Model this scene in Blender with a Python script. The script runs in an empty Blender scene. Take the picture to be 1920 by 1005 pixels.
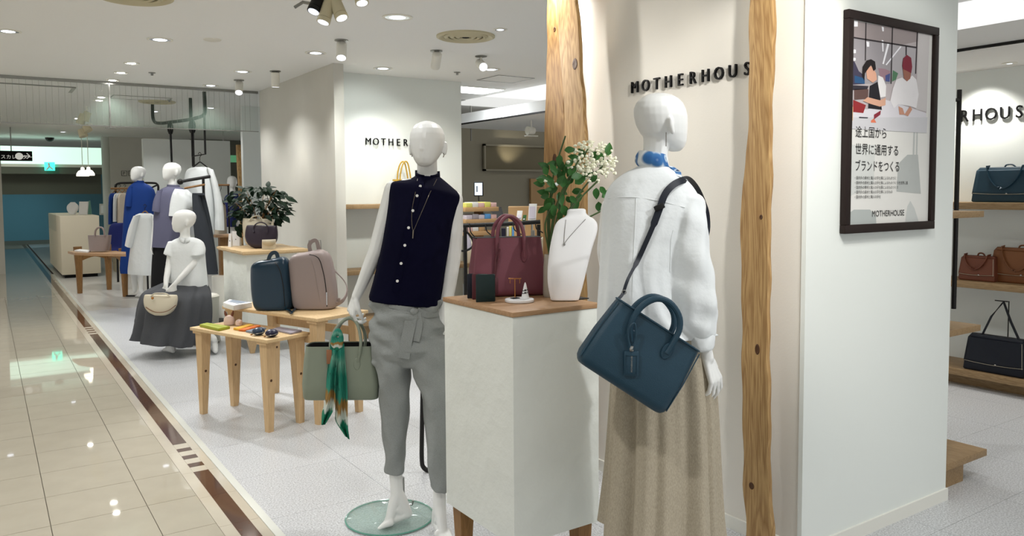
import bpy, bmesh, math, random
from mathutils import Vector as V, Matrix
from mathutils.bvhtree import BVHTree
random.seed(7)
sc = bpy.context.scene
COL = sc.collection
PI = math.pi

# ---------------------------------------------------------------- camera
# world axes: X across the aisle to the right, Y down the aisle, Z up, in metres
F, CX, CY, H = 1470.0, 960.0, 444.0, 1.5
RIGHT = V((0.829786, -0.558046, -0.006279)); UP = V((0.037502, 0.044531, 0.998304)); BACK = V((-0.55682, -0.828614, 0.057879))
cam = bpy.data.cameras.new('camera'); camo = bpy.data.objects.new('camera', cam); COL.objects.link(camo)
cam.sensor_width = 36.0; cam.lens = 36.0 * F / 1920.0
cam.shift_y = -(502.5 - CY) / 1920.0
cam.clip_start = 0.05; cam.clip_end = 200
_m = Matrix((RIGHT, UP, BACK)).transposed().to_4x4(); _m.translation = V((0, 0, H))
camo.matrix_world = _m
sc.camera = camo

# ---------------------------------------------------------------- world, exposure
sc.view_settings.view_transform = 'Standard'; sc.view_settings.look = 'None'
sc.view_settings.gamma = 1.0; sc.view_settings.use_curve_mapping = False
sc.view_settings.exposure = 0.84
w = bpy.data.worlds.new('world'); sc.world = w; w.use_nodes = True
w.node_tree.nodes['Background'].inputs[0].default_value = (1.0, 0.99, 0.97, 1)
w.node_tree.nodes['Background'].inputs[1].default_value = 0.6
sc.cycles.caustics_reflective = False; sc.cycles.caustics_refractive = False
sc.cycles.sample_clamp_indirect = 4.0; sc.cycles.max_bounces = 10; sc.cycles.diffuse_bounces = 4
sc.cycles.blur_glossy = 0.6

def spot(name, loc, target, watt, angle=80, blend=0.6, col=(1, 0.99, 0.97), r=0.05):
    l = bpy.data.lights.new(name, 'SPOT'); l.energy = watt; l.color = col; l.shadow_soft_size = r
    l.spot_size = math.radians(angle); l.spot_blend = blend
    o = bpy.data.objects.new(name, l); COL.objects.link(o); o.location = loc
    o.rotation_euler = (V(target) - V(loc)).to_track_quat('-Z', 'Y').to_euler()
    return o

# ---------------------------------------------------------------- measuring helpers
def ray(x, y): return RIGHT * ((x - CX) / F) + UP * ((CY - y) / F) - BACK
def at(x, y, D): return V((0, 0, H)) + ray(x, y) * D          # a point at distance D in front of the viewpoint
def onz(x, y, z=0.0):                                          # a point on the level plane of height z
    d = ray(x, y); return V((0, 0, H)) + d * ((z - H) / d.z)
def onx(x, y, X):
    d = ray(x, y); return V((0, 0, H)) + d * (X / d.x)
def ony(x, y, Y):
    d = ray(x, y); return V((0, 0, H)) + d * (Y / d.y)
def dep(p): return -(BACK.dot(V(p) - V((0, 0, H))))
HR = V((RIGHT.x, RIGHT.y, 0)).normalized()                     # level directions: to the right of the view, away from it
HF = V((-BACK.x, -BACK.y, 0)).normalized()
ZU = V((0, 0, 1))

# ---------------------------------------------------------------- mesh helpers
class MB:
    def __init__(s): s.v = []; s.f = []; s.M = Matrix.Identity(4)
    def add(s, vs, fs):
        b = len(s.v); s.v += [s.M @ V(p) for p in vs]; s.f += [[i + b for i in f] for f in fs]; return s
    def box(s, lo, hi):
        (a, b, c), (d, e, f) = lo, hi
        return s.add([(a,b,c),(d,b,c),(d,e,c),(a,e,c),(a,b,f),(d,b,f),(d,e,f),(a,e,f)],
                     [(0,3,2,1),(4,5,6,7),(0,1,5,4),(1,2,6,5),(2,3,7,6),(3,0,4,7)])
    def rbox(s, lo, hi, r=0.005, seg=2):
        bm = bmesh.new(); bmesh.ops.create_cube(bm, size=1)
        lo = V(lo); hi = V(hi); c = (lo + hi) / 2; d = hi - lo
        for v in bm.verts: v.co = V((v.co.x * d.x, v.co.y * d.y, v.co.z * d.z)) + c
        bmesh.ops.bevel(bm, geom=bm.edges[:], offset=min(r, min(d) * 0.49), segments=seg, affect='EDGES', profile=0.5)
        return s.bm(bm)
    def bm(s, bm):
        bm.verts.index_update()
        s.add([v.co.copy() for v in bm.verts], [[v.index for v in f.verts] for f in bm.faces]); bm.free(); return s
    def loft(s, rings, cap0=True, cap1=True, closed=False):
        n = len(rings[0]); vs = [p for r in rings for p in r]; fs = []
        m = len(rings)
        for i in range(m if closed else m - 1):
            j = (i + 1) % m
            for k in range(n):
                q = (k + 1) % n
                fs.append((i*n+k, i*n+q, j*n+q, j*n+k))
        if not closed:
            if cap0: fs.append(tuple(range(n))[::-1])
            if cap1: fs.append(tuple((m-1)*n + k for k in range(n)))
        return s.add(vs, fs)
    def sweep(s, pts, section, cap=True, closed=False, normal=None, scale=None):
        # section: list of (a, b) in the cross plane; a runs along 'side', b along the normal
        pts = [V(p) for p in pts]; n = len(pts); rings = []; up = None
        for i in range(n):
            t = (pts[(i+1) % n] - pts[i-1]) if closed else (pts[min(i+1, n-1)] - pts[max(i-1, 0)])
            t = t.normalized() if t.length > 1e-9 else V((0, 0, 1))
            if normal is not None:
                nn = normal[i] if isinstance(normal, list) else normal
                up = (nn - t * nn.dot(t)); up = up.normalized() if up.length > 1e-6 else t.orthogonal()
            elif up is None: up = t.orthogonal().normalized()
            else:
                up = up - t * up.dot(t); up = up.normalized() if up.length > 1e-6 else t.orthogonal().normalized()
            sd = t.cross(up); k = 1 if scale is None else scale[i]
            rings.append([pts[i] + sd * (a * k) + up * (b * k) for a, b in section])
        return s.loft(rings, cap, cap, closed)
    def tube(s, pts, r, n=8, cap=True, closed=False):
        sec = [(math.cos(2*PI*k/n), math.sin(2*PI*k/n)) for k in range(n)]
        sca = list(r) if isinstance(r, (list, tuple)) else [r] * len(pts)
        return s.sweep(pts, sec, cap, closed, None, sca)
    def strap(s, pts, wd, th, normal, scale=None, closed=False):
        a, b = wd / 2, th / 2
        return s.sweep(pts, [(-a,-b),(a,-b),(a,b),(-a,b)], True, closed, normal, scale)
    def cyl(s, p0, p1, r0, r1=None, n=16): return s.tube([p0, p1], [r0, r0 if r1 is None else r1], n)
    def lathe(s, prof, c=(0, 0, 0), n=24, cap=True):
        c = V(c)
        return s.loft([[c + V((r*math.cos(2*PI*k/n), r*math.sin(2*PI*k/n), z)) for k in range(n)] for r, z in prof], cap, cap)
    def ball(s, c, r, n=14, m=8):
        c = V(c); rr = r if isinstance(r, (tuple, list)) else (r, r, r); rings = []
        for i in range(m + 1):
            a = PI * (0.02 + 0.96 * i / m); q = math.sin(a); z = -math.cos(a)
            rings.append([c + V((rr[0]*q*math.cos(2*PI*k/n), rr[1]*q*math.sin(2*PI*k/n), rr[2]*z)) for k in range(n)])
        return s.loft(rings)
    def chain(s, pr, n=12):                                      # closed balls and cones: limbs for the remesh
        for p, r in pr: s.ball(p, r, n, 8)
        for (p, r), (q, t) in zip(pr, pr[1:]):
            if (V(q) - V(p)).length > 1e-5: s.tube([p, q], [r, t], n)
        return s
    def prism(s, poly, t, bev=0.0):                              # poly in local x,z ; thickness along y (0..t)
        bm = bmesh.new(); a = [bm.verts.new((x, 0, z)) for x, z in poly]; bm.faces.new(a)
        r = bmesh.ops.extrude_face_region(bm, geom=bm.faces[:])
        for e in r['geom']:
            if isinstance(e, bmesh.types.BMVert): e.co.y += t
        bmesh.ops.recalc_face_normals(bm, faces=bm.faces[:])
        if bev: bmesh.ops.bevel(bm, geom=[e for e in bm.edges], offset=bev, segments=2, affect='EDGES')
        return s.bm(bm)
    def build(s, name, m, parent=None, smooth=35, loc=None, recalc=True):
        if loc is None:
            if parent is not None: loc = ROOTLOC.get(parent.name, V((0, 0, 0)))
            else:
                xs = [p.x for p in s.v]; ys = [p.y for p in s.v]; zs = [p.z for p in s.v]
                loc = V(((min(xs)+max(xs))/2, (min(ys)+max(ys))/2, min(zs)))
        loc = V(loc)
        me = bpy.data.meshes.new(name); me.from_pydata([p - loc for p in s.v], [], s.f)
        if recalc:
            bm = bmesh.new(); bm.from_mesh(me); bmesh.ops.recalc_face_normals(bm, faces=bm.faces[:]); bm.to_mesh(me); bm.free()
        me.update()
        if smooth:
            me.shade_smooth(); me.set_sharp_from_angle(angle=math.radians(smooth))
        me.materials.append(MT[m] if isinstance(m, str) else m)
        return link(name, me, parent, loc)
ROOTLOC = {}
def link(name, me, parent, loc):
    o = bpy.data.objects.new(name, me); COL.objects.link(o)
    if parent is not None:
        o.parent = parent; ROOTLOC[o.name] = ROOTLOC.get(parent.name, V((0, 0, 0)))
        o.location = V(loc) - ROOTLOC.get(parent.name, V((0, 0, 0)))
        ROOTLOC[o.name] = V(loc)
    else:
        o.location = loc; ROOTLOC[o.name] = V(loc)
    return o
def tag(o, label=None, cat=None, group=None, kind=None):
    if label: o['label'] = label
    if cat: o['category'] = cat
    if group: o['group'] = group
    if kind: o['kind'] = kind
    return o
def thing(name, loc, label, cat, group=None):
    o = bpy.data.objects.new(name, None); COL.objects.link(o); o.location = loc; o.empty_display_size = 0.1
    ROOTLOC[o.name] = V(loc)
    return tag(o, label, cat, group)
def struct(o): o['kind'] = 'structure'; return o
def dup(o, off, label=None, parent=None):
    c = o.copy(); COL.objects.link(c)
    if parent is None: c.location = o.location + V(off)
    else: c.parent = parent; c.location = o.location
    if label: c['label'] = label
    for ch in list(o.children):
        d = ch.copy(); COL.objects.link(d); d.parent = c
        for g in list(ch.children):
            e = g.copy(); COL.objects.link(e); e.parent = d
    return c
def organic(mb, name, m, parent, voxel=0.006, it=6, loc=None):
    o = mb.build(name, m, parent, smooth=0, recalc=True)
    md = o.modifiers.new('r', 'REMESH'); md.mode = 'VOXEL'; md.voxel_size = voxel; md.use_smooth_shade = True
    if it: sm = o.modifiers.new('s', 'SMOOTH'); sm.factor = 0.5; sm.iterations = it
    dg = bpy.context.evaluated_depsgraph_get(); me = bpy.data.meshes.new_from_object(o.evaluated_get(dg))
    o.modifiers.clear(); old = o.data; o.data = me; bpy.data.meshes.remove(old); me.name = name
    me.shade_smooth()
    if not me.materials: me.materials.append(MT[m])
    return o
def bvh(o):
    lo = ROOTLOC[o.name]
    return BVHTree.FromPolygons([v.co + lo for v in o.data.vertices], [p.vertices[:] for p in o.data.polygons])
def hit(tree, x, y, off=0.002, fallD=None):                     # the surface point seen at a picture point
    d = ray(x, y).normalized(); p, n, i, t = tree.ray_cast(V((0, 0, H)), d)
    if p is None: return at(x, y, fallD) if fallD else None
    return p - d * off
def rows(rws, D, n=40, ex=2.3, fold=None, axis=None, zmin=None):
    """rings from (xl, yl, xr, yr, half thickness, depth shift): outline at the given distance, real depth behind it"""
    ax = axis or HF; rings = []; m = len(rws)
    for i, r in enumerate(rws):
        xl, yl, xr, yr, th = r[:5]; dd = r[5] if len(r) > 5 else 0
        pl = at(xl, yl, D + dd); pr = at(xr, yr, D + dd); c = (pl + pr) / 2; a = (pr - pl) / 2; ring = []
        for k in range(n):
            q = 2*PI*k/n; cs, sn = math.cos(q), math.sin(q)
            e = 2.0 / ex
            ca = math.copysign(abs(cs)**e, cs); sa = math.copysign(abs(sn)**e, sn)
            g = 1 + (fold(q, i/(m-1)) if fold else 0)
            p = c + a*ca*g - ax*(th*sa*g)
            if zmin is not None and p.z < zmin: p.z = zmin
            ring.append(p)
        rings.append(ring)
    return rings
def smoothrows(rws, sub=4):                                     # Catmull-Rom between the given rows
    out = []; R = [tuple(r) + (0,)*(6-len(r)) for r in rws]
    for i in range(len(R)-1):
        p0, p1, p2, p3 = R[max(i-1, 0)], R[i], R[i+1], R[min(i+2, len(R)-1)]
        for s in range(sub):
            t = s/sub
            out.append(tuple(0.5*((2*b)+(-a+c)*t+(2*a-5*b+4*c-d)*t*t+(-a+3*b-3*c+d)*t**3) for a, b, c, d in zip(p0, p1, p2, p3)))
    out.append(R[-1]); return out
def curve(pts, sub=6, closed=False):
    P = [V(p) for p in pts]; n = len(P); out = []
    for i in range(n if closed else n-1):
        if closed: a, b, c, d = P[i-1], P[i], P[(i+1) % n], P[(i+2) % n]
        else: a, b, c, d = P[max(i-1, 0)], P[i], P[i+1], P[min(i+2, n-1)]
        for s in range(sub):
            t = s/sub; out.append(0.5*((2*b)+(c-a)*t+(2*a-5*b+4*c-d)*t*t+(3*b-a-3*c+d)*t**3))
    if not closed: out.append(P[-1])
    return out
def frame(o, u, n, wv):
    m = Matrix((V(u), V(n), V(wv))).transposed().to_4x4(); m.translation = V(o); return m

# ---------------------------------------------------------------- materials
MT = {}
def lin(c): return tuple(((x/255)/12.92 if x/255 <= 0.04045 else (((x/255)+0.055)/1.055)**2.4) for x in c)
def mat(name, rgb, rough=0.6, metal=0.0, spec=0.4, bump=None, var=None, coat=0.0, trans=0.0, emit=0.0, alpha=1.0, sheen=0.0, stretch=None, ior=1.45, coord='Object'):
    m = bpy.data.materials.new(name); m.use_nodes = True; N = m.node_tree.nodes; L = m.node_tree.links; b = N['Principled BSDF']
    c = lin(rgb) + (1,)
    b.inputs['Base Color'].default_value = c; b.inputs['Roughness'].default_value = rough; b.inputs['Metallic'].default_value = metal
    b.inputs['Specular IOR Level'].default_value = spec; b.inputs['Coat Weight'].default_value = coat; b.inputs['Coat Roughness'].default_value = 0.1
    b.inputs['Transmission Weight'].default_value = trans; b.inputs['IOR'].default_value = ior; b.inputs['Alpha'].default_value = alpha
    b.inputs['Sheen Weight'].default_value = sheen
    if emit: b.inputs['Emission Color'].default_value = c; b.inputs['Emission Strength'].default_value = emit
    tc = N.new('ShaderNodeTexCoord'); mp = N.new('ShaderNodeMapping'); L.new(tc.outputs[coord], mp.inputs[0])
    if stretch: mp.inputs['Scale'].default_value = stretch
    if var:                                                     # (scale, amount, detail[, second colour])
        n = N.new('ShaderNodeTexNoise'); n.inputs['Scale'].default_value = var[0]; n.inputs['Detail'].default_value = var[2] if len(var) > 2 else 4
        L.new(mp.outputs[0], n.inputs['Vector'])
        r = N.new('ShaderNodeValToRGB'); L.new(n.outputs[0], r.inputs[0])
        c2 = lin(var[3]) if len(var) > 3 else tuple(x*(1-var[1]) for x in c[:3])
        r.color_ramp.elements[0].position = 0.5 - 0.22/max(0.3, 1); r.color_ramp.elements[1].position = 0.72
        r.color_ramp.elements[0].color = tuple(c2)[:3] + (1,); r.color_ramp.elements[1].color = tuple(min(1, x*(1+var[1]*0.35)) for x in c[:3]) + (1,)
        L.new(r.outputs[0], b.inputs['Base Color'])
    if bump:
        n2 = N.new('ShaderNodeTexNoise'); n2.inputs['Scale'].default_value = bump[0]; n2.inputs['Detail'].default_value = bump[2] if len(bump) > 2 else 3
        L.new(mp.outputs[0], n2.inputs['Vector']); bp = N.new('ShaderNodeBump'); bp.inputs['Strength'].default_value = bump[1]; bp.inputs['Distance'].default_value = bump[3] if len(bump) > 3 else 0.004
        L.new(n2.outputs[0], bp.inputs['Height']); L.new(bp.outputs[0], b.inputs['Normal'])
    MT[name] = m; return m
def wood(name, c1, c2, stretch=(1, 1, 1), scale=6, rough=0.5, knots=False):
    m = bpy.data.materials.new(name); m.use_nodes = True; N = m.node_tree.nodes; L = m.node_tree.links; b = N['Principled BSDF']
    b.inputs['Roughness'].default_value = rough; b.inputs['Specular IOR Level'].default_value = 0.3
    tc = N.new('ShaderNodeTexCoord'); mp = N.new('ShaderNodeMapping'); mp.inputs['Scale'].default_value = stretch; L.new(tc.outputs['Object'], mp.inputs[0])
    n = N.new('ShaderNodeTexNoise'); n.inputs['Scale'].default_value = scale*(0.6 if knots else 1); n.inputs['Detail'].default_value = 3; n.inputs['Distortion'].default_value = 1.2
    L.new(mp.outputs[0], n.inputs['Vector'])
    # growth rings: contour lines of the coarse noise
    ml = N.new('ShaderNodeMath'); ml.operation = 'MULTIPLY'; ml.inputs[1].default_value = 14 if knots else 7; L.new(n.outputs[0], ml.inputs[0])
    fr = N.new('ShaderNodeMath'); fr.operation = 'PINGPONG'; fr.inputs[1].default_value = 0.6; L.new(ml.outputs[0], fr.inputs[0])
    f2 = N.new('ShaderNodeTexNoise'); f2.inputs['Scale'].default_value = scale*7; f2.inputs['Detail'].default_value = 4; L.new(mp.outputs[0], f2.inputs['Vector'])
    mx = N.new('ShaderNodeMix'); mx.data_type = 'FLOAT'; mx.inputs[0].default_value = 0.45; L.new(fr.outputs[0], mx.inputs[2]); L.new(f2.outputs[0], mx.inputs[3])
    r = N.new('ShaderNodeValToRGB'); r.color_ramp.elements[0].position = 0.12; r.color_ramp.elements[1].position = 0.62
    r.color_ramp.elements[0].color = lin(c2) + (1,); r.color_ramp.elements[1].color = lin(c1) + (1,)
    L.new(mx.outputs[0], r.inputs[0]); L.new(r.outputs[0], b.inputs['Base Color'])
    bp = N.new('ShaderNodeBump'); bp.inputs['Strength'].default_value = 0.2; bp.inputs['Distance'].default_value = 0.002
    L.new(mx.outputs[0], bp.inputs['Height']); L.new(bp.outputs[0], b.inputs['Normal'])
    MT[name] = m; return m
def text_mb(txt, size, ext, M, cx=False, bold=0):
    cu = bpy.data.curves.new('t', 'FONT'); cu.body = txt; cu.size = size; cu.extrude = ext; cu.resolution_u = 3; cu.offset = bold*size
    if cx: cu.align_x = 'CENTER'
    o = bpy.data.objects.new('t', cu); COL.objects.link(o)
    dg = bpy.context.evaluated_depsgraph_get(); me = bpy.data.meshes.new_from_object(o.evaluated_get(dg))
    mb = MB(); mb.M = M; mb.add([v.co.copy() for v in me.vertices], [p.vertices[:] for p in me.polygons])
    bpy.data.objects.remove(o); bpy.data.curves.remove(cu); bpy.data.meshes.remove(me)
    return mb

mat('ceil_white', (240, 241, 240), 0.75, bump=(60, 0.05))
mat('wall_white', (226, 231, 227), 0.8, bump=(9, 0.12, 6, 0.01))
mat('wall_grain', (226, 223, 215), 0.85, bump=(150, 0.12, 4, 0.003), var=(3, 0.03))
mat('wall_grey', (205, 203, 194), 0.85, bump=(40, 0.15, 4, 0.004), var=(2, 0.06))
mat('plaster', (228, 231, 224), 0.7, bump=(11, 0.8, 7, 0.012), var=(5, 0.025))
mat('trim_white', (228, 228, 220), 0.5)
mat('tile', (180, 173, 156), 0.03, spec=0.6, var=(6, 0.06, 5))
mat('tile_pale', (198, 190, 173), 0.07, spec=0.7, var=(6, 0.05, 5))
mat('tile_dark', (88, 62, 50), 0.08, spec=0.7, var=(40, 0.25, 5))
mat('grout', (86, 78, 66), 0.9)
mat('terrazzo', (208, 210, 212), 0.3, spec=0.45, var=(130, 0.5, 3))
mat('terrazzo_far', (206, 204, 198), 0.25, spec=0.5, var=(120, 0.1, 3))
mat('metal_strip', (212, 214, 206), 0.35, metal=0.2)
mat('black_metal', (26, 25, 24), 0.45, metal=0.3)
mat('black_sign', (12, 12, 13), 0.6, spec=0.15)
mat('steel', (150, 150, 146), 0.3, metal=0.9)
mat('brass', (176, 120, 62), 0.3, metal=0.9)
mat('chrome', (200, 200, 200), 0.15, metal=1.0)
mat('fixture_white', (228, 226, 216), 0.45)
mat('fixture_cream', (196, 188, 158), 0.5)
mat('lens', (235, 240, 255), 0.3, emit=2.4)
mat('lens_dim', (225, 232, 245), 0.25, emit=0.8)
mat('reflector', (225, 230, 240), 0.2, metal=0.8)
mat('panel_light', (245, 250, 255), 0.3, emit=3.0)
mat('mannequin', (230, 231, 228), 0.32, spec=0.5)
mat('mannequin_matt', (222, 222, 216), 0.45, spec=0.4)
mat('navy_cloth', (6, 6, 30), 0.9, spec=0.12, bump=(18, 0.3, 4, 0.01))
mat('grey_cloth', (146, 150, 148), 0.9, bump=(20, 0.5, 4, 0.014), var=(320, 0.14, 2))
mat('white_cloth', (222, 226, 226), 0.85, bump=(17, 0.4, 4, 0.012))
mat('linen', (170, 160, 140), 0.92, bump=(24, 0.4, 4, 0.01), var=(420, 0.26, 3), stretch=(1, 1, 0.3))
mat('navy_leather', (24, 56, 72), 0.5, spec=0.45, bump=(420, 0.22, 2))
mat('navy_dark', (16, 22, 34), 0.5, spec=0.4, bump=(350, 0.15))
mat('sage_leather', (132, 140, 124), 0.5, spec=0.4, bump=(420, 0.12, 2))
mat('burgundy', (110, 58, 68), 0.45, spec=0.45, bump=(420, 0.16, 2))
mat('burgundy_dark', (84, 40, 46), 0.5, spec=0.4)
mat('taupe_leather', (146, 132, 128), 0.5, spec=0.4, bump=(420, 0.12))
mat('blue_leather', (11, 42, 60), 0.28, spec=0.5, bump=(300, 0.1))
mat('brown_leather', (112, 62, 42), 0.45, spec=0.45, bump=(320, 0.12))
mat('tan_leather', (122, 76, 42), 0.45, spec=0.45, bump=(320, 0.12))
mat('cream_leather', (205, 196, 174), 0.45, spec=0.4, bump=(320, 0.08))
mat('plum_leather', (38, 28, 42), 0.4, spec=0.5, bump=(320, 0.12))
mat('white_bust', (236, 236, 236), 0.55)
mat('ivory_edge', (222, 204, 186), 0.55)
mat('green_cover', (150, 158, 46), 0.55)
mat('yellow_cover', (214, 164, 42), 0.55)
mat('orange_cover', (206, 108, 36), 0.55)
mat('bluegrey_cover', (120, 132, 146), 0.55)
mat('lilac_cover', (160, 154, 164), 0.6)
mat('pink_figurine', (222, 196, 184), 0.6)
mat('paper', (232, 232, 230), 0.7)
mat('leaf', (54, 106, 46), 0.45, spec=0.4, var=(8, 0.35))
mat('leaf_dark', (14, 40, 22), 0.55, spec=0.2, var=(8, 0.4))
mat('stem', (62, 84, 44), 0.6)
mat('flower', (236, 236, 214), 0.7)
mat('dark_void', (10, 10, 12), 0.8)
mat('glass_base', (170, 200, 190), 0.03, spec=0.6, alpha=0.30)
mat('glass_edge', (96, 150, 134), 0.1, spec=0.6)
mat('glass_pane', (150, 176, 160), 0.0, spec=0.5, alpha=0.07)
mat('royal_cloth', (14, 54, 124), 0.85, bump=(60, 0.1))
mat('cobalt_cloth', (24, 34, 96), 0.85, bump=(60, 0.1))
mat('mauve_cloth', (92, 92, 114), 0.85, bump=(60, 0.1))
mat('charcoal_cloth', (74, 76, 80), 0.9, bump=(200, 0.15), var=(200, 0.15))
mat('dark_cloth', (46, 50, 56), 0.9)
mat('black_cloth', (12, 12, 14), 0.95)
mat('beige_cloth', (196, 184, 166), 0.9)
mat('counter_cream', (224, 214, 190), 0.6)
mat('poster_frame', (32, 21, 18), 0.5, spec=0.3)
mat('poster_paper', (216, 216, 212), 0.35, spec=0.4)
wood('timber', (182, 150, 102), (132, 98, 58), (5, 5, 0.55), 3.0, 0.6, True)
wood('timber_dark', (160, 126, 80), (112, 80, 44), (5, 5, 0.55), 3.0, 0.6, True)
wood('pine', (206, 176, 134), (188, 157, 116), (14, 14, 0.6), 3.0, 0.5)
wood('pine_top', (218, 190, 146), (200, 170, 126), (16, 1.4, 16), 3.0, 0.45)
wood('oak_board', (166, 140, 104), (128, 102, 70), (14, 1.0, 14), 3.0, 0.5)
wood('oak_top', (184, 148, 112), (158, 122, 86), (1.2, 12, 12), 3.0, 0.45)
wood('walnut', (146, 108, 64), (122, 88, 50), (10, 10, 1.2), 3.0, 0.5)

# ---------------------------------------------------------------- floors
ZC = 2.75
mb = MB().box((-9, -6, -0.12), (1.003, 34, -0.004)); fl_a = struct(mb.build('floor', 'grout', smooth=0))
fl_a['label'] = 'glossy beige tiled aisle floor'
mb = MB().box((-9, 13.652, -0.004), (0.822, 34, 0.0)); mb.build('far_paving', 'tile', fl_a, smooth=0)
mb = MB().box((-9, -6, -0.004), (-1.009, 13.652, 0.0)); mb.build('side_paving', 'tile', fl_a, smooth=0)
base = None
seams = [-1.006, -0.606, -0.206, 0.195, 0.596, 0.822]
g = 0.0016
for a, b in zip(seams, seams[1:]):
    first = None
    for k in range(-3, 24):
        y0 = 4.051 + 0.4*k - 0.0
        if first is None:
            first = MB().box((a+g, y0+g, -0.004), (b-g, y0+0.4-g, 0.0)).build('floor_tile', 'tile', fl_a, smooth=0, loc=((a+b)/2, y0+0.2, 0)); 
            first_y = y0
        else:
            o = first.copy(); COL.objects.link(o); o.location = first.location + V((0, y0-first_y, 0))
# border strips with the dark inlay
yb = [3.2 + 0.4*k for k in range(-2, 26)]
for a, b in ((0.822, 0.880), (0.957, 1.003)):
    first = None
    for y0 in yb:
        if first is None: first = MB().box((a, y0+0.001, -0.004), (b-0.0008, y0+0.399, 0.0)).build('border_tile', 'tile_pale', fl_a, smooth=0, loc=(a, y0, 0)); fy = y0
        else: o = first.copy(); COL.objects.link(o); o.location = first.location + V((0, y0-fy, 0))
def inlay(y0, y1, m='tile_dark', nm='inlay_tile'):
    MB().box((0.880, y0+0.001, -0.004), (0.9565, y1-0.001, 0.0)).build(nm, m, fl_a, smooth=0)
def bars(yc):                                                   # the short dark bars between pale pieces
    y = yc
    seq = [(0.085, 0), (0.068, 1), (0.085, 0), (0.068, 1), (0.085, 0), (0.063, 1), (0.096, 0)]
    for d, k in seq:
        inlay(y, y+d, 'tile_dark' if k else 'tile_pale'); y += d
    return y
y = 4.403
for q in range(6): inlay(y-0.4*(q+1), y-0.4*q)
e = bars(4.403)
nxt = 9.42
while e < nxt - 0.41: inlay(e, e+0.4); e += 0.4
inlay(e, nxt); e = bars(nxt)
while e < 13.2: inlay(e, e+0.4); e += 0.4
MB().box((0.880, e, -0.004), (0.9565, 33, 0)).build('inlay_far', 'tile_dark', fl_a, smooth=0)
MB().box((0.822, e, -0.004), (0.880, 33, 0)).build('border_far', 'tile_pale', fl_a, smooth=0)
MB().box((0.957, e, -0.004), (1.003, 33, 0)).build('border_far', 'tile_pale', fl_a, smooth=0)
struct(tag(MB().box((1.003, -6, -0.02), (1.040, 17.0, 0.002)).build('trim_1', 'metal_strip', smooth=0), 'pale metal edging strip between aisle tiles and shop floor'))
sf = struct(MB().box((1.04, -6, -0.12), (14, 34, -0.004)).build('floor', 'grout', smooth=0)); sf['label'] = 'speckled grey shop floor'
xs = [1.04] + [1.633 + 0.6*k for k in range(9)]; g = 0.0008
for a, b in zip(xs, xs[1:]):
    first = None
    for k in range(0, 19):
        y0 = 0.6*k - 0.05
        if first is None: first = MB().box((a+g, y0+g, -0.004), (b-g, y0+0.6-g, 0.0)).build('floor_slab', 'terrazzo', sf, smooth=0, loc=(a, y0, 0)); fy = y0
        else: o = first.copy(); COL.objects.link(o); o.location = first.location + V((0, y0-fy, 0))
MB().box((1.04, 11.35, -0.004), (14, 34, 0)).build('far_paving', 'terrazzo_far', sf, smooth=0)
MB().box((xs[-1], -6, -0.004), (14, 11.35, 0)).build('far_paving', 'terrazzo', sf, smooth=0)
MB().box((1.04, -6, -0.004), (xs[-1], -0.05, 0)).build('side_paving', 'terrazzo', sf, smooth=0)

# ---------------------------------------------------------------- ceiling and walls
def wallbox(name, lo, hi, m='wall_white', label=None):
    o = struct(MB().box(lo, hi).build(name, m, smooth=0)); 
    if label: o['label'] = label
    return o
wallbox('ceiling', (-9, -5, ZC), (5.504, 34, ZC+0.15), 'ceil_white', 'white shop ceiling')
wallbox('ceiling', (5.504, -5, 2.42), (14, 9.9, 2.57), 'ceil_white', 'lowered white soffit above the right wall shelves')
wallbox('ceiling', (5.504, 9.9, ZC), (14, 34, ZC+0.15), 'ceil_white', 'white ceiling over the cash desk')
wallbox('shadow_line', (5.49, -5, 2.42), (5.504, 9.9, 2.44), 'black_metal', 'dark shadow line along the lowered soffit')  # black strip standing in for the shadow under the soffit face
wallbox('wall_sign', (2.70, 1.935, 0), (3.80, 3.62, ZC), 'wall_grain', 'off-white wall block behind the shirt mannequin')
wallbox('wall_poster', (2.684, 1.915, 0), (3.80, 1.935, ZC), 'wall_white', 'white wall carrying the framed poster')
wallbox('baseboard_front', (2.72, 1.905, 0), (3.806, 1.915, 0.058), 'trim_white', 'white baseboard under the framed poster')
wallbox('baseboard_side', (2.690, 1.955, 0), (2.70, 3.62, 0.058), 'trim_white', 'white baseboard of the sign wall')
wallbox('wall_right', (6.50, -1, 0), (6.65, 5.8, 2.42), 'wall_white', 'white wall behind the right shelves')
wallbox('wall_partition', (2.85, 7.32, 0), (2.952, 9.78, ZC), 'wall_grey', 'grey plastered partition beside the leafy plant')
wallbox('wall_back', (2.952, 7.82, 0), (4.565, 7.94, ZC), 'wall_white', 'white shelf wall behind the navy shirt mannequin')

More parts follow.
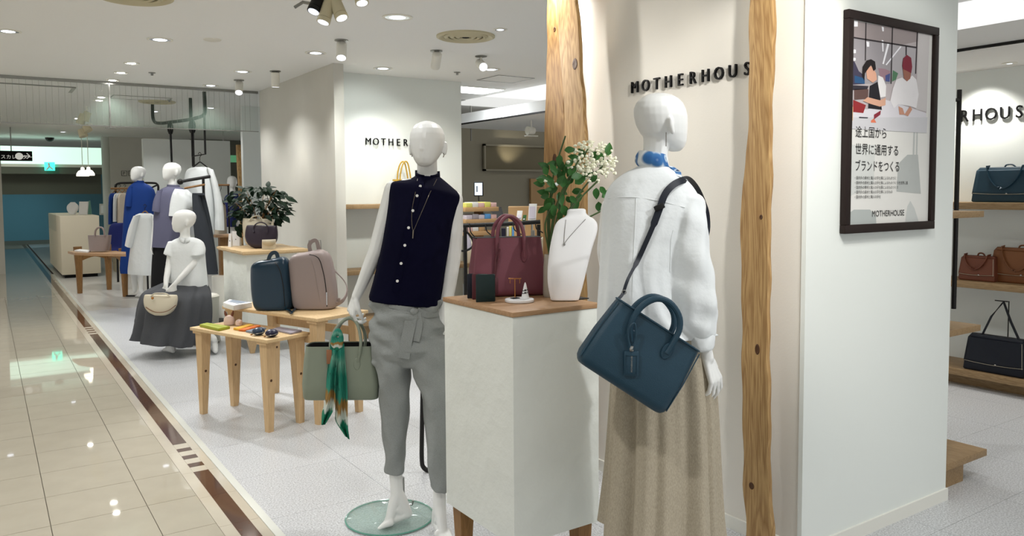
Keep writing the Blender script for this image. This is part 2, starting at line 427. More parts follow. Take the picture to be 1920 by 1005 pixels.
# ---------------------------------------------------------------- wooden timbers by the sign wall
def timber(name, label, cent, X, th, seed, Y0=None, w=0.11, wf=None, lean=0.0, group=None):
    """a live-edge plank: cent = list of (z, Y centre, half width)"""
    rnd = random.Random(seed); rings = []; zs = 60
    for i in range(zs+1):
        z = ZC * i / zs
        for (z0, y0, h0), (z1, y1, h1) in zip(cent, cent[1:]):
            if z0 <= z <= z1 + 1e-6:
                t = (z-z0)/(z1-z0); t = t*t*(3-2*t); yc = y0+(y1-y0)*t; hw = h0+(h1-h0)*t; break
        j = 0.004*math.sin(z*9+seed)+0.003*math.sin(z*23+seed*2); k = 0.004*math.sin(z*13+seed*3)+0.0025*math.sin(z*31+seed)
        x0 = X + lean*(z-1.4)
        sec = [(-1, -0.86), (-0.9, -1), (-0.3, -1.03), (0.4, -1.0), (0.92, -0.97), (1, -0.8), (1, 0.8), (0.9, 0.98), (0, 1.0), (-0.9, 0.97), (-1, 0.84)]
        rings.append([V((x0 + a*th/2, yc + (b*hw) + (j if b > 0 else k), z)) for a, b in sec])
    return tag(MB().loft(rings).build(name, 'timber', smooth=30), label, 'timber', group)
# right post: outline measured at its plane
def prof(X, rowsx):
    out = []
    for y, xl, xr in rowsx:
        a = onx(xl, y, X); b = onx(xr, y, X); out.append(((a.z+b.z)/2, (a.y+b.y)/2, abs(a.y-b.y)/2))
    out.sort(); return [(-0.3, out[0][1], out[0][2])] + out + [(ZC+0.3, out[-1][1], out[-1][2])]
tr = timber('timber_post', 'live-edge oak plank post standing right of the shirt mannequin',
       prof(2.575, [(0, 1406, 1449), (100, 1404, 1446), (180, 1402, 1444), (300, 1398, 1441), (370, 1390, 1441), (470, 1387, 1440), (560, 1388, 1437), (650, 1391, 1439), (760, 1391, 1438), (900, 1391, 1441), (1000, 1399, 1445)]), 2.588, 0.026, 1)
mat('knot', (74, 46, 22), 0.6)
def knot(post, x, y, X, r, rz):
    p = onx(x, y, X); m = MB(); m.M = frame(p, (0, 1, 0), (-1, 0, 0), (0, 0, 1))
    pts = [[V((0.0 + rr*r*math.cos(2*PI*k/16), h, rr*rz*math.sin(2*PI*k/16))) for k in range(16)] for rr, h in ((1.0, 0.0), (0.8, 0.002), (0.5, 0.0008))]
    m.loft(pts); return m.build('knot', 'knot', post)
knot(tr, 1409, 911, 2.575, 0.013, 0.015); knot(tr, 1420, 655, 2.575, 0.012, 0.022)
knot(tr, 1427, 407, 2.575, 0.008, 0.01)
t1 = timber('timber_post', 'rough oak plank left of the pair beside the flowers',
       prof(2.63, [(0, 1026, 1050), (200, 1022, 1056), (300, 1019, 1061), (420, 1017, 1062), (520, 1018, 1064)]), 2.643, 0.026, 4); t1.data.materials[0] = MT['timber_dark']
t2 = timber('timber_post', 'knotty oak plank right of the pair beside the flowers',
       prof(2.56, [(0, 1044, 1078), (100, 1050, 1086), (200, 1056, 1092), (300, 1060, 1098), (420, 1060, 1094), (520, 1058, 1094)]), 2.573, 0.026, 6)
knot(t2, 1078, 120, 2.56, 0.022, 0.03); knot(t1, 1040, 300, 2.63, 0.022, 0.035); knot(t1, 1040, 55, 2.63, 0.012, 0.014)

# ---------------------------------------------------------------- signs
def sign(label, org, u, n, cap, pitch, txt='MOTHERHOUSE', ext=0.006, off=0.02, widths=None):
    """letters of cap height cap standing off the wall: org = left foot of the first letter, u reading direction, n out of the wall"""
    t = thing('wall_sign_letters', org, label, 'sign'); u = V(u); n = V(n); x = 0
    for ch in txt:
        size = cap / 0.73
        m = text_mb(ch, size, ext, frame(V(org) + u*x + n*off, u*.88, ZU, n), cx=True, bold=.0)
        m.build('letter_' + ch.lower(), 'black_sign', t, smooth=0); x += pitch
    return t
sign('black raised letters on the sign wall above the shirt mannequin', (2.70, 2.905, 1.983), (0, -1, 0), (-1, 0, 0), 0.058, 0.0765, off=.011)
sign('black raised letters on the shelf wall behind the navy shirt mannequin', (3.41, 7.82, 2.004), (1, 0, 0), (0, -1, 0), 0.078, 0.0875)
sign('black raised letters on the wall above the right shelves', (6.50, 3.190+0.098*5+0.02, 2.03), (0, -1, 0), (-1, 0, 0), 0.098, 0.100, off=.012)

# ---------------------------------------------------------------- framed poster
# traced in metres on the wall plane: X along the wall, z height
PX0, PX1, PZ0, PZ1 = 2.902, 3.590, 1.318, 2.222
py_ = 1.915
ps = thing('framed_poster', ((PX0+PX1)/2, py_, PZ0), 'large dark-framed poster of two craftspeople with Japanese slogan on white wall', 'poster')
fwid = 0.036
for nm, lo, hi in (('frame_rail', (PX0, PZ0), (PX1, PZ0+fwid)), ('frame_rail', (PX0, PZ1-fwid), (PX1, PZ1)), ('frame_stile', (PX0, PZ0+fwid), (PX0+fwid, PZ1-fwid)), ('frame_stile', (PX1-fwid, PZ0+fwid), (PX1, PZ1-fwid))):
    MB().rbox((lo[0], py_-0.028, lo[1]), (hi[0], py_-0.001, hi[1]), 0.003).build(nm, 'poster_frame', ps)
MB().box((PX0+0.02, py_-0.014, PZ0+0.02), (PX1-0.02, py_-0.002, PZ1-0.02)).build('print_sheet', 'poster_paper', ps, smooth=0)
sheet = ps.children[-1]
def pcol(name, c, r=0.5): 
    if name not in MT: mat(name, c, r, spec=0.3)
    return name
def pshape(name, pts, c, layer=1):
    """flat print shape; pts in picture points read off the poster plane"""
    P = [ony(x, y, py_-0.014) for x, y in pts]
    vs = [V((p.x, py_-0.0141-0.00025*layer, p.z)) for p in P]
    m = MB().add(vs, [tuple(range(len(vs)))])
    return m.build(name, pcol('print_%02x%02x%02x' % c, c), sheet, smooth=0, recalc=False)
# the zoomed crops are read as (x, y) in a 854x1005 picture of region 1580..1750 x 30..230
def z1(x, y): return (1580 + x/5.0235, 30 + y/5.025)
def z2(x, y): return (1570 + x/4.5706, 220 + y/4.568)
def S1(name, pts, c, layer): return pshape(name, [z1(*p) for p in pts], c, layer)
S1('photo_wall', [(78,40),(818,172),(784,1005),(42,1005)], (178,170,172), 1)
S1('photo_ceiling', [(78,40),(818,172),(810,220),(560,270),(72,195)], (150,140,140), 2)
S1('photo_room', [(70,200),(460,262),(455,640),(50,640)], (150,146,150), 2)
S1('photo_room', [(468,266),(690,300),(684,560),(460,560)], (172,168,172), 2)
S1('photo_pillar', [(710,160),(818,175),(790,900),(690,880)], (196,192,192), 3)
for a, b in (((97,45),(140,100)), ((365,100),(385,145)), ((366,225),(382,335)), ((75,312),(122,350)), ((62,390),(120,420)), ((220,240),(248,290))):
    S1('photo_lamp', [a, (b[0],a[1]+6), b, (a[0]+6,b[1])], (240,240,245), 4)
S1('photo_lamp', [(420,250),(440,255),(385,455),(372,450)], (240,240,245), 4)
S1('photo_lamp', [(540,285),(552,290),(412,465),(402,458)], (236,236,242), 4)
for p in ([(72,192),(690,290),(690,305),(70,205)], [(212,62),(222,64),(216,420),(206,420)], [(462,105),(472,107),(458,640),(448,640)], [(696,150),(706,152),(690,545),(680,545)], [(590,285),(602,288),(600,370),(590,370)]):
    S1('photo_beam', p, (44,38,42), 5)
S1('photo_clutter', [(55,420),(110,430),(150,520),(200,560),(205,640),(60,650)], (62,58,78), 4)
S1('photo_clutter', [(110,560),(205,590),(205,640),(110,630)], (40,80,120), 5)
S1('photo_clutter', [(330,490),(400,500),(445,520),(440,620),(360,600)], (150,120,130), 4)
S1('photo_clutter', [(400,560),(445,540),(440,620),(400,615)], (70,80,130), 5)
S1('photo_clutter', [(470,510),(520,540),(500,600),(462,620)], (80,120,90), 4)
S1('photo_table', [(40,870),(230,880),(400,790),(440,800),(784,915),(782,1005),(40,1005)], (208,206,212), 6)
S1('photo_machine', [(105,690),(240,690),(235,780),(105,790)], (92,70,66), 6)
S1('photo_machine', [(50,650),(240,660),(230,690),(60,700)], (48,44,52), 6)
S1('photo_red_bag', [(95,790),(215,840),(190,915),(95,905)], (140,40,44), 8)
S1('photo_bottle', [(50,850),(95,855),(92,985),(46,985)], (196,160,120), 8)
S1('photo_bottle_cap', [(70,790),(84,790),(92,855),(62,855)], (190,50,60), 8)
# woman in a dark apron
S1('photo_sleeve', [(330,560),(375,580),(405,660),(400,760),(350,770),(325,680)], (226,224,224), 8)
S1('photo_apron', [(250,660),(325,620),(350,770),(365,885),(235,870)], (28,26,32), 9)
S1('photo_face', [(215,490),(270,470),(310,540),(318,600),(280,630),(225,590)], (210,160,136), 9)
S1('photo_hair', [(178,560),(182,480),(220,420),(262,408),(300,430),(308,500),(285,520),(262,460),(205,540),(198,610)], (26,18,20), 10)
S1('photo_forearm', [(185,800),(230,765),(345,795),(400,770),(398,840),(345,855),(245,825)], (206,160,136), 10)
# man in a white shirt and a dark red cap
S1('photo_shirt', [(555,580),(600,615),(650,560),(690,600),(712,740),(690,870),(630,850),(520,830),(480,870),(444,800),(470,680),(500,600)], (222,220,222), 8)
S1('photo_face', [(562,500),(645,500),(632,590),(600,618),(572,585)], (150,98,82), 9)
S1('photo_cap', [(556,470),(565,400),(600,366),(640,395),(650,480),(640,540),(605,520),(562,500)], (122,34,52), 10)
S1('photo_hand', [(520,850),(560,870),(580,930),(530,930)], (190,140,118), 10)
S1('photo_hand', [(630,850),(650,880),(610,945),(575,930)], (190,140,118), 10)
S1('photo_scrap', [(290,930),(355,890),(350,930),(290,975)], (130,40,54), 9)
S1('photo_scrap', [(262,985),(290,965),(312,1005),(262,1005)], (214,120,90), 9)
S1('photo_scrap', [(150,950),(235,955),(230,965),(150,962)], (40,40,50), 9)
# lower half: pale backdrop and grey bag shapes
def S2(name, pts, c, layer): return pshape(name, [z2(*p) for p in pts], c, layer)
S2('photo_edge', [(85,0),(770,0),(762,135),(80,95)], (196,196,200), 7)
S2('backdrop_bag', [(520,400),(600,320),(690,320),(715,655),(505,635)], (172,176,174), 2)
S2('backdrop_strap', [(655,40),(668,40),(660,320),(645,320)], (180,184,182), 2)
S2('backdrop_strap', [(680,25),(690,25),(685,320),(672,320)], (180,184,182), 2)
S2('backdrop_bag', [(60,900),(90,830),(140,790),(280,790),(330,850),(335,945),(55,945)], (170,176,174), 2)
S2('backdrop_bag', [(580,910),(600,760),(625,715),(660,780),(700,905)], (190,194,192), 2)
S2('backdrop_shade', [(75,235),(325,235),(310,560),(68,700)], (200,203,200), 2)
pm = pcol('print_black', (20, 20, 22))
def ptext(txt, x, y, cap, wd=0.62, layer=9):
    p = ony(*z2(x, y), py_-0.014)
    M = frame((p.x, py_-0.0141-0.00025*layer, p.z), (wd, 0, 0), (0, 0, 1), (0, -1, 0))
    return text_mb(txt, cap, 0, M).build('slogan_line', pm, sheet, smooth=0, recalc=False)
ptext('途上国から', 150, 160, 0.050, 0.93); ptext('世界に通用する', 148, 309, 0.050, 0.93); ptext('ブランドをつくる', 144, 452, 0.050, 0.84)
for y, x1 in ((530, 480), (572, 590), (612, 500), (652, 450), (694, 355)):
    ptext('・' + '国内外の素材と職人の手仕事によるものづくりを世界に届ける'[:int((x1-140)/17)], 138, y, 0.0150, 1.0)
ptext('MOTHERHOUSE', 292, 850, 0.036, 0.95)

# wall access plate
ap = thing('wall_plate', onx(1345, 935, 2.70), 'small white access plate low on the sign wall', 'plate')
a = onx(1351, 853, 2.70); b = onx(1346, 940, 2.70)
MB().rbox((2.693, a.y, b.z), (2.6995, a.y+0.16, a.z), 0.002).build('plate', 'trim_white', ap)

# ---------------------------------------------------------------- white display plinth with a wooden top
PZ = 1.078; PXa, PXb, PYa, PYb = 1.512, 1.912, 2.250, 2.752
pd = thing('display_plinth', (1.71, 2.5, 0), 'tall white plaster plinth with thin wooden top between the two front mannequins', 'plinth')
b_ = MB(); b_.rbox((PXa+0.004, PYa+0.004, 0.236), (PXb-0.004, PYb-0.004, 1.060), 0.003); b_.build('body', 'plaster', pd)
MB().rbox((PXa, PYa, 1.0605), (PXb, PYb, PZ), 0.002).build('top_board', 'oak_top', pd)
for x in (PXa+0.055, PXb-0.055):
    for y in (PYa+0.055, PYb-0.055):
        MB().loft([[V((x+a*s, y+b*s, z)) for a, b in ((-1,-1),(1,-1),(1,1),(-1,1))] for s, z in ((0.022, 0), (0.032, 0.2359))]).build('leg', 'walnut', pd, smooth=20)

# ---------------------------------------------------------------- mannequin helpers
def head(mb, c, fwd, up=ZU, h=0.2, k=1.0, nose=True):
    c = V(c); up = V(up).normalized(); fwd = V(fwd); fwd = (fwd - up*fwd.dot(up)).normalized(); rt = fwd.cross(up)
    prof = [(-.50, .014, .060, .012), (-.47, .028, .054, .028), (-.42, .039, .046, .046), (-.33, .052, .028, .072), (-.2, .064, .011, .090), (-.05, .072, .002, .099), (.1, .076, -.003, .102), (.22, .074, -.006, .099), (.33, .065, -.007, .088), (.41, .052, -.007, .071), (.47, .032, -.006, .046), (.5, .010, -.005, .015)]
    rings = []
    for z, w_, cy, b in prof:
        rings.append([c + up*(z*h) + rt*(w_*k*math.cos(2*PI*i/28)) + fwd*(k*(cy + b*math.sin(2*PI*i/28))) for i in range(28)])
    mb.loft(rings)
    if nose:
        mb.chain([(c + up*(0.10*h) + fwd*(0.090*k), 0.008*k), (c - up*(0.13*h) + fwd*(0.094*k), 0.0125*k)])
    for s in (-1, 1):
        e = c - up*(0.1*h) - fwd*(0.012*k) + rt*(s*0.076*k)
        mb.chain([(e + up*0.02*k - fwd*0.006*k, 0.011*k), (e - fwd*0.004*k, 0.012*k), (e - up*0.022*k + fwd*0.004*k, 0.008*k)])
def hand(mb, wrist, d, n, thumb=1, curl=(0.5, 0.6, 0.7, 0.8), L=1.0, tcurl=0.3, spread=0.05):
    wrist = V(wrist); d = V(d).normalized(); n = V(n); n = (n - d*n.dot(d)).normalized(); s = d.cross(n) * thumb
    for i in range(4):                                           # i = 0 index finger .. 3 little finger
        o = (1.5 - i)
        k0 = wrist + s*(o*0.009*L) + d*0.005*L; kn = wrist + d*((0.082 - 0.004*abs(o-0.5))*L) + s*(o*0.0205*L)
        mb.chain([(k0, 0.0125*L), (kn, 0.0098*L)], 10)
        f = (0.92, 1.05, 1.0, 0.8)[i]; a = 0.0; p = kn; ch = [(p, 0.0090*L)]
        for seg, fr in ((0.042, 0.9), (0.027, 1.2), (0.021, 0.9)):
            a += curl[i]*fr
            dd = (d*math.cos(a) - n*math.sin(a) + s*(o*spread)).normalized()
            p = p + dd*(seg*f*L); ch.append((p, ch[-1][1]*0.88))
        mb.chain(ch, 10)
    b = wrist + d*0.018*L + s*0.02*L
    dd = (d*0.75 + s*0.6 - n*0.25).normalized(); p1 = b + dd*0.036*L
    d2 = (d*0.95 + s*0.2 - n*(0.2+tcurl)).normalized(); p2 = p1 + d2*0.03*L; d3 = (d*0.95 - s*0.05 - n*(0.3+tcurl)).normalized()
    mb.chain([(wrist + d*0.006*L, 0.013*L), (b, 0.0135*L), (p1, 0.0108*L), (p2, 0.0092*L), (p2 + d3*0.024*L, 0.0072*L)], 10)
def foot(mb, ankle, toe, r=0.03, heel=0.045):
    """bare mannequin foot: ankle point, toe tip on the floor (world)"""
    ankle = V(ankle); toe = V(toe); f = V((toe.x-ankle.x, toe.y-ankle.y, 0)); f.normalize()
    hl = V((ankle.x, ankle.y, 0)) - f*heel + ZU*(0.028 + (ankle.z-0.09)*0.35)
    ball = toe - f*0.055 + ZU*0.018; s = f.cross(ZU)
    mb.chain([(ankle, r*0.98), (ankle*0.55+hl*0.45, r*0.98), (hl, r*0.82)]); mb.chain([(ankle, r), ((ankle+ball)/2 + ZU*0.008, r*0.85), (ball, 0.021)]); mb.chain([(hl, 0.024), (ball, 0.02)])
    mb.chain([((hl*.6+ball*.4) + ZU*.022, .022), ((ankle*.4+hl*.2+ball*.4), .024)])
    for i, o in enumerate((-0.022, -0.009, 0.004, 0.015, 0.025)):
        mb.chain([(ball + s*o, 0.015), (toe + s*o*1.1 - f*(0.012*i if i else 0) + ZU*0.006, 0.0085)], 8)

# ================================================================ front mannequin in the navy shirt
DA = 3.52
ra = onz(731, 971)
A = thing('mannequin', (ra.x, ra.y, 0), 'white mannequin in navy sleeveless shirt and grey trousers holding a sage tote', 'mannequin')
m = MB()
head(m, at(801, 270, DA-0.0), -HF*0.95 - HR*0.12 - ZU*0.15, ZU, 0.205, 1.02)
m.chain([(at(801, 290, DA+0.02), 0.045), (at(801, 325, DA+0.03), 0.047), (at(800, 350, DA+0.03), 0.06)])
m.loft(rows(smoothrows([(770, 334, 836, 346, .06, .02), (738, 346, 858, 370, .07), (736, 400, 850, 404, .085), (728, 470, 838, 476, .08), (712, 560, 826, 570, .09), (712, 620, 828, 628, .08)], 2), DA, 24))
# arm on the left of the picture, holding the tote
m.chain([(at(737, 356, DA), .040), (at(722, 410, DA-.01), .038), (at(705, 470, DA-.01), .034), (at(690, 506, DA+.0), .031), (at(678, 535, DA+.01), .026), (at(668, 556, DA+.015), .0215)])
wl = at(667, 556, DA+.015)
hand(m, wl, at(656, 594, DA+.025)-wl, -HR*0.8 - HF*0.5, thumb=-1, curl=(.75, .85, .9, .95), L=1.0, tcurl=0.5)
# arm on the right of the picture, hanging beside the plinth
m.chain([(at(852, 374, DA), .039), (at(853, 430, DA), .038), (at(849, 490, DA), .035), (at(843, 530, DA), .032), (at(834, 590, DA-.02), .026), (at(828, 622, DA-.03), .021)])
wr = at(828, 622, DA-.03); hand(m, wr, at(822, 662, DA-.05)-wr, HR*0.9 - HF*0.3, thumb=-1, curl=(.3, .35, .4, .45), L=0.95)
# legs and feet
toeL = onz(708, 989, 0.012)
m.chain([(at(735, 640, DA), .075), (at(742, 760, DA), .05), (at(741, 860, DA), .034), (at(743, 905, DA), .029), (at(744, 922, DA), .029)]); foot(m, at(745, 924, DA), toeL, 0.029)
toeR = onz(838, 1016, 0.012)
m.chain([(at(805, 640, DA), .075), (at(815, 760, DA-.04), .05), (at(824, 880, DA-.08), .034), (at(824, 930, DA-.1), .029), (at(824, 946, DA-.1), .029)]); foot(m, at(824, 948, DA-.1), toeR, 0.029)
bodyA = organic(m, 'body', 'mannequin', A, 0.0036, 5)
# shirt
def foldA(q, t): return 0.022*math.sin(5*q + 3*t) * t + 0.018*math.sin(9*q - 4*t + 1) * t + 0.03*max(0, t-0.55)*math.sin(3*q+0.5)
sr = smoothrows([(779, 329, 824, 331, .050, .02), (772, 334, 834, 339, .060, .02), (752, 338, 849, 352, .075, .01), (735, 342, 861, 363, .086), (729, 356, 864, 374, .094), (727, 380, 859, 392, .106), (722, 420, 850, 424, .122), (716, 455, 844, 462, .122), (708, 490, 837, 500, .118), (699, 528, 832, 540, .122), (692, 552, 829, 564, .126), (691, 560, 829, 573, .127)], 3)
m = MB().loft(rows(sr, DA, 72, 2.25, foldA)); shirtA = organic(m, 'shirt', 'navy_cloth', A, 0.006, 2)
tA = bvh(shirtA)
m = MB(); R_ = rows([(780, 331, 824, 334, .052, .02), (780, 319, 823, 321, .050, .022)], DA, 40, 2.1)
# stand collar, open at the front
n_ = len(R_[0]); keep = [k for k in range(n_) if not (8 <= k <= 10)]
for a, b in zip(range(n_), list(range(1, n_)) + [0]):
    if 8 <= a <= 10: continue
    ha = R_[0][a].lerp(R_[1][a], 1 - .75*max(0, math.sin(2*PI*a/n_))); hb = R_[0][b].lerp(R_[1][b], 1 - .75*max(0, math.sin(2*PI*b/n_)))
    m.add([R_[0][a], R_[0][b], hb, ha], [(0, 1, 2, 3)])
col = m.build('collar', 'navy_cloth', shirtA); sol = col.modifiers.new('s', 'SOLIDIFY'); sol.thickness = 0.004
pl = [(790, 341), (788, 349), (782, 367), (774, 395), (766, 427), (759, 460), (752, 494), (745, 527), (741, 548)]
pp = curve([hit(tA, x, y, 0.002) for x, y in pl], 4)
MB().strap(pp, 0.028, 0.003, -HF).build('placket', 'navy_cloth', shirtA)
mat('button', (232, 232, 228), 0.35)
for x, y in pl[1:8]:
    p = hit(tA, x, y, 0.0055); MB().cyl(p, p + HF*0.004, 0.0062, 0.0062, 12).build('button', 'button', shirtA)
mat('chain_silver', (120, 112, 100), 0.3, metal=0.9)
ch = [hit(tA, x, y, 0.004, DA-.05) for x, y in ((783, 335), (779, 360), (773, 390), (772, 415), (775, 432), (783, 415), (794, 390), (806, 362), (819, 336))]
nk = MB().tube(curve(ch, 5), 0.0013, 6).build('necklace', 'chain_silver', A)
p = hit(tA, 775, 432, 0.006); MB().cyl(p, hit(tA, 774, 447, 0.006), 0.0032, 0.0024, 8).build('pendant', 'chain_silver', nk)
for x, y in ((772, 289), (831, 290)):
    p = at(x, y, DA-.01); MB().tube([p + V((0, 0, .006)), p + HR*.004, p - V((0, 0, .012))], 0.0022, 6).build('earring', 'chain_silver', A)
# trousers
def foldT(q, t): return 0.05*math.sin(2*q + 13*t + 1) + 0.07*math.sin(3*q - 19*t + 2)*math.sin(5*t+.4) + 0.04*math.sin(5*q + 27*t)
m = MB()
m.loft(rows(smoothrows([(700, 550, 828, 560, .112), (697, 580, 831, 588, .118), (696, 610, 834, 616, .122), (697, 645, 842, 650, .118), (703, 682, 846, 684, .10)], 4), DA, 64, 2.3, foldT))
m.loft(rows(smoothrows([(698, 620, 775, 630, .1), (701, 665, 773, 672, .1), (708, 712, 769, 714, .09), (714, 760, 767, 762, .08), (718, 815, 763, 817, .066), (721, 860, 759, 862, .056), (722, 884, 757, 887, .052)], 4), DA, 48, 2.3, foldT))
m.loft(rows(smoothrows([(765, 620, 848, 630, .1), (768, 655, 852, 665, .105, -.01), (776, 692, 855, 696, .105, -.03), (790, 740, 856, 744, .095, -.05), (797, 800, 852, 804, .078, -.07), (803, 860, 848, 864, .064, -.09), (808, 914, 844, 919, .054, -.1)], 4), DA, 48, 2.3, lambda q, t: foldT(q+1.7, t)))
trA = organic(m, 'trousers', 'grey_cloth', A, 0.006, 3); tT = bvh(trA)
# tied sash
m = MB()
for pts, wd in (([(772, 586), (768, 612), (761, 645), (757, 672)], .05), ([(782, 582), (800, 590), (822, 588)], .028), ([(776, 580), (755, 578), (730, 572)], .02), ([(782, 586), (786, 610), (780, 640)], .03)):
    m.strap(curve([hit(tT, x, y, 0.007, DA-.12) for x, y in pts], 4), wd, 0.004, -HF)
m.ball(hit(tT, 777, 584, 0.008, DA-.12), (.02, .014, .016)); m.build('sash', 'grey_cloth', trA)
# glass base plate with its metal stay
gb = MB(); gb.lathe([(.197, .002), (.2, .004), (.2, .010), (.197, .012)], (ra.x, ra.y, 0), 64); g_ = gb.build('base_plate', 'glass_base', A); MB().tube([V((ra.x+.2*math.cos(2*PI*k/72), ra.y+.2*math.sin(2*PI*k/72), .0065)) for k in range(72)], .004, 6, closed=True).build('base_rim', 'glass_edge', A)
m = MB(); p0 = onz(757, 958, .012); m.cyl(p0, p0 + ZU*.02, .022, .018, 14); m.cyl(p0 + ZU*.02, p0 + ZU*.16, .006, .006, 10); m.tube([p0 + ZU*.16, at(748, 895, DA)], .005, 8)
m.tube([p0 + ZU*.03 + HR*.015, p0 + ZU*.03 + HR*.04, p0 + ZU*.05 + HR*.045], .005, 8); m.build('base_fitting', 'steel', A)

# ================================================================ rear-view mannequin in the white shirt
DB = 2.60
fb = at(1240, 600, DB); fb = V((fb.x, fb.y, 0))
Bm = thing('mannequin', fb, 'white mannequin seen from behind in white shirt and long linen skirt', 'mannequin')
m = MB(); fc = (HR*0.9 + HF*0.42).normalized()
head(m, at(1240, 229, DB), fc, ZU + HF*0.02, 0.192, 0.94, nose=True)
m.chain([(at(1231, 258, DB), .044), (at(1229, 290, DB), .041), (at(1226, 315, DB), .052)])
m.loft(rows(smoothrows([(1190, 318, 1262, 322, .06), (1150, 350, 1300, 358, .08), (1140, 400, 1300, 410, .1), (1150, 500, 1290, 505, .09), (1145, 600, 1310, 605, .1), (1150, 660, 1320, 665, .1)], 2), DB, 24))
m.chain([(at(1300, 385, DB), .042), (at(1298, 470, DB-.01), .038), (at(1303, 550, DB-.04), .034), (at(1314, 620, DB-.06), .026), (at(1322, 655, DB-.065), .0225), (at(1326, 672, DB-.07), .022)])
wb = at(1326, 672, DB-.07); hand(m, wb, at(1345, 722, DB-.07)-wb, HR*0.85 - HF*0.75 + ZU*.2, thumb=-1, curl=(.42, .46, .52, .60), L=0.98, tcurl=.3, spread=.14)
m.chain([(at(1150, 390, DB+.02), .042), (at(1140, 470, DB+.06), .038), (at(1150, 560, DB+.12), .03), (at(1190, 600, DB+.2), .024)])
for x, s in ((1205, -1), (1285, 1)):
    k = at(x, 900, DB); m.chain([(at(x, 660, DB), .08), (at(x, 850, DB), .055), (V((k.x, k.y, .30)), .042), (V((k.x, k.y, .12)), .028)])
    foot(m, V((k.x, k.y, .12)), V((k.x, k.y, .012)) + fc*.16 + HF*.05, 0.028)
organic(m, 'body', 'mannequin', Bm, 0.0036, 5)
MB().lathe([(.19, .001), (.195, .004), (.195, .009)], (fb.x, fb.y, 0), 48).build('base_plate', 'glass_base', Bm)
# shirt: back and sleeves
def foldB(q, t):
    back = 0.5 - 0.5*math.sin(q) if False else 1
    return 0.022*math.sin(6*q+4*t)*t + 0.040*math.sin(11*q-2*t+.8)*t*t + 0.018*math.sin(17*q+3*t)*t
m = MB()
m.loft(rows(smoothrows([(1203, 309, 1247, 309, .048), (1190, 315, 1258, 318, .062), (1166, 328, 1282, 334, .078), (1146, 346, 1300, 354, .09), (1134, 370, 1310, 380, .104), (1129, 410, 1294, 420, .118), (1126, 470, 1268, 480, .124), (1123, 530, 1266, 540, .128), (1120, 585, 1296, 592, .132), (1121, 630, 1344, 626, .134)], 4), DB, 96, 2.3, foldB))
def foldS(q, t): return 0.05*math.sin(3*q+9*t) + 0.05*math.sin(5*q-14*t+1) + 0.045*math.sin(2*q + 26*t)
m.loft(rows(smoothrows([(1268, 372, 1312, 368, .05), (1262, 400, 1320, 392, .068), (1259, 440, 1326, 432, .074, -.01), (1256, 490, 1332, 480, .076, -.02), (1258, 535, 1337, 525, .076, -.03), (1267, 580, 1341, 565, .074, -.035), (1278, 610, 1342, 598, .068, -.035), (1285, 632, 1339, 626, .056, -.035)], 4), DB-.035, 56, 2.2, foldS))
shB = organic(m, 'shirt', 'white_cloth', Bm, 0.0055, 2); tB = bvh(shB)
m = MB(); m.loft(rows(smoothrows([(1286, 627, 1338, 622, .053), (1283, 634, 1339, 630, .058), (1284, 652, 1338, 646, .058), (1287, 657, 1336, 651, .053)], 3), DB-.07, 40, 2.2, lambda q, t: 0.02*math.sin(4*q+3*t))); m.build('cuff', 'white_cloth', shB)
m = MB(); m.loft(rows(smoothrows([(1203, 316, 1247, 317, .052), (1201, 309, 1248, 310, .052), (1202, 303, 1246, 304, .05)], 3), DB, 40, 2.1)); m.build('collar', 'white_cloth', shB)
def seam(pts, nm='seam', r=0.0016):
    q = [hit(tB, x, y, 0.0004, None) for x, y in pts]; q = [p for p in q if p]
    MB().tube(curve(q, 4), r, 6).build(nm, 'white_cloth', shB)
seam([(1140, 372), (1165, 370), (1192, 370), (1220, 374), (1250, 380), (1284, 389)]); seam([(1193, 372), (1191, 420), (1188, 480), (1186, 540), (1184, 600)])
seam([(1262, 432), (1258, 450), (1257, 480), (1256, 510)]); 
# skirt
def foldK(q, t): 
    a = 0.045 + 0.10*t
    return a*(0.6*math.sin(7*q+0.6+0.6*t) + 0.5*math.sin(12*q+2.0-.5*t) + 0.22*math.sin(23*q+1))
sk = MB().loft(rows(smoothrows([(1150, 585, 1318, 590, .108), (1149, 640, 1326, 645, .12), (1149, 700, 1333, 700, .135), (1146, 780, 1337, 780, .15), (1141, 880, 1339, 880, .168), (1134, 960, 1341, 965, .182), (1131, 1000, 1343, 1006, .19)], 5), DB, 220, 2.2, foldK)).build('skirt', 'linen', Bm, smooth=60)
# patterned neck scarf
def scarfmat():
    m_ = mat('scarf_blue', (36, 84, 140), 0.8); N = m_.node_tree.nodes; L = m_.node_tree.links; b = N['Principled BSDF']
    tc = N.new('ShaderNodeTexCoord'); v = N.new('ShaderNodeTexVoronoi'); v.inputs['Scale'].default_value = 15; L.new(tc.outputs['Object'], v.inputs['Vector'])
    r = N.new('ShaderNodeValToRGB'); r.color_ramp.elements[0].position = .16; r.color_ramp.elements[0].color = lin((22, 52, 96)) + (1,)
    r.color_ramp.elements[1].position = .60; r.color_ramp.elements[1].color = lin((222, 228, 230)) + (1,)
    e = r.color_ramp.elements.new(.22); e.color = lin((190, 210, 222)) + (1,); e = r.color_ramp.elements.new(.30); e.color = lin((40, 92, 150)) + (1,); e = r.color_ramp.elements.new(.46); e.color = lin((60, 112, 164)) + (1,)
    L.new(v.outputs[0], r.inputs[0]); L.new(r.outputs[0], b.inputs['Base Color'])
scarfmat()
ns = thing('neck_scarf', at(1222, 310, DB), 'white and blue patterned scarf tied round the rear-view mannequin neck', 'scarf')
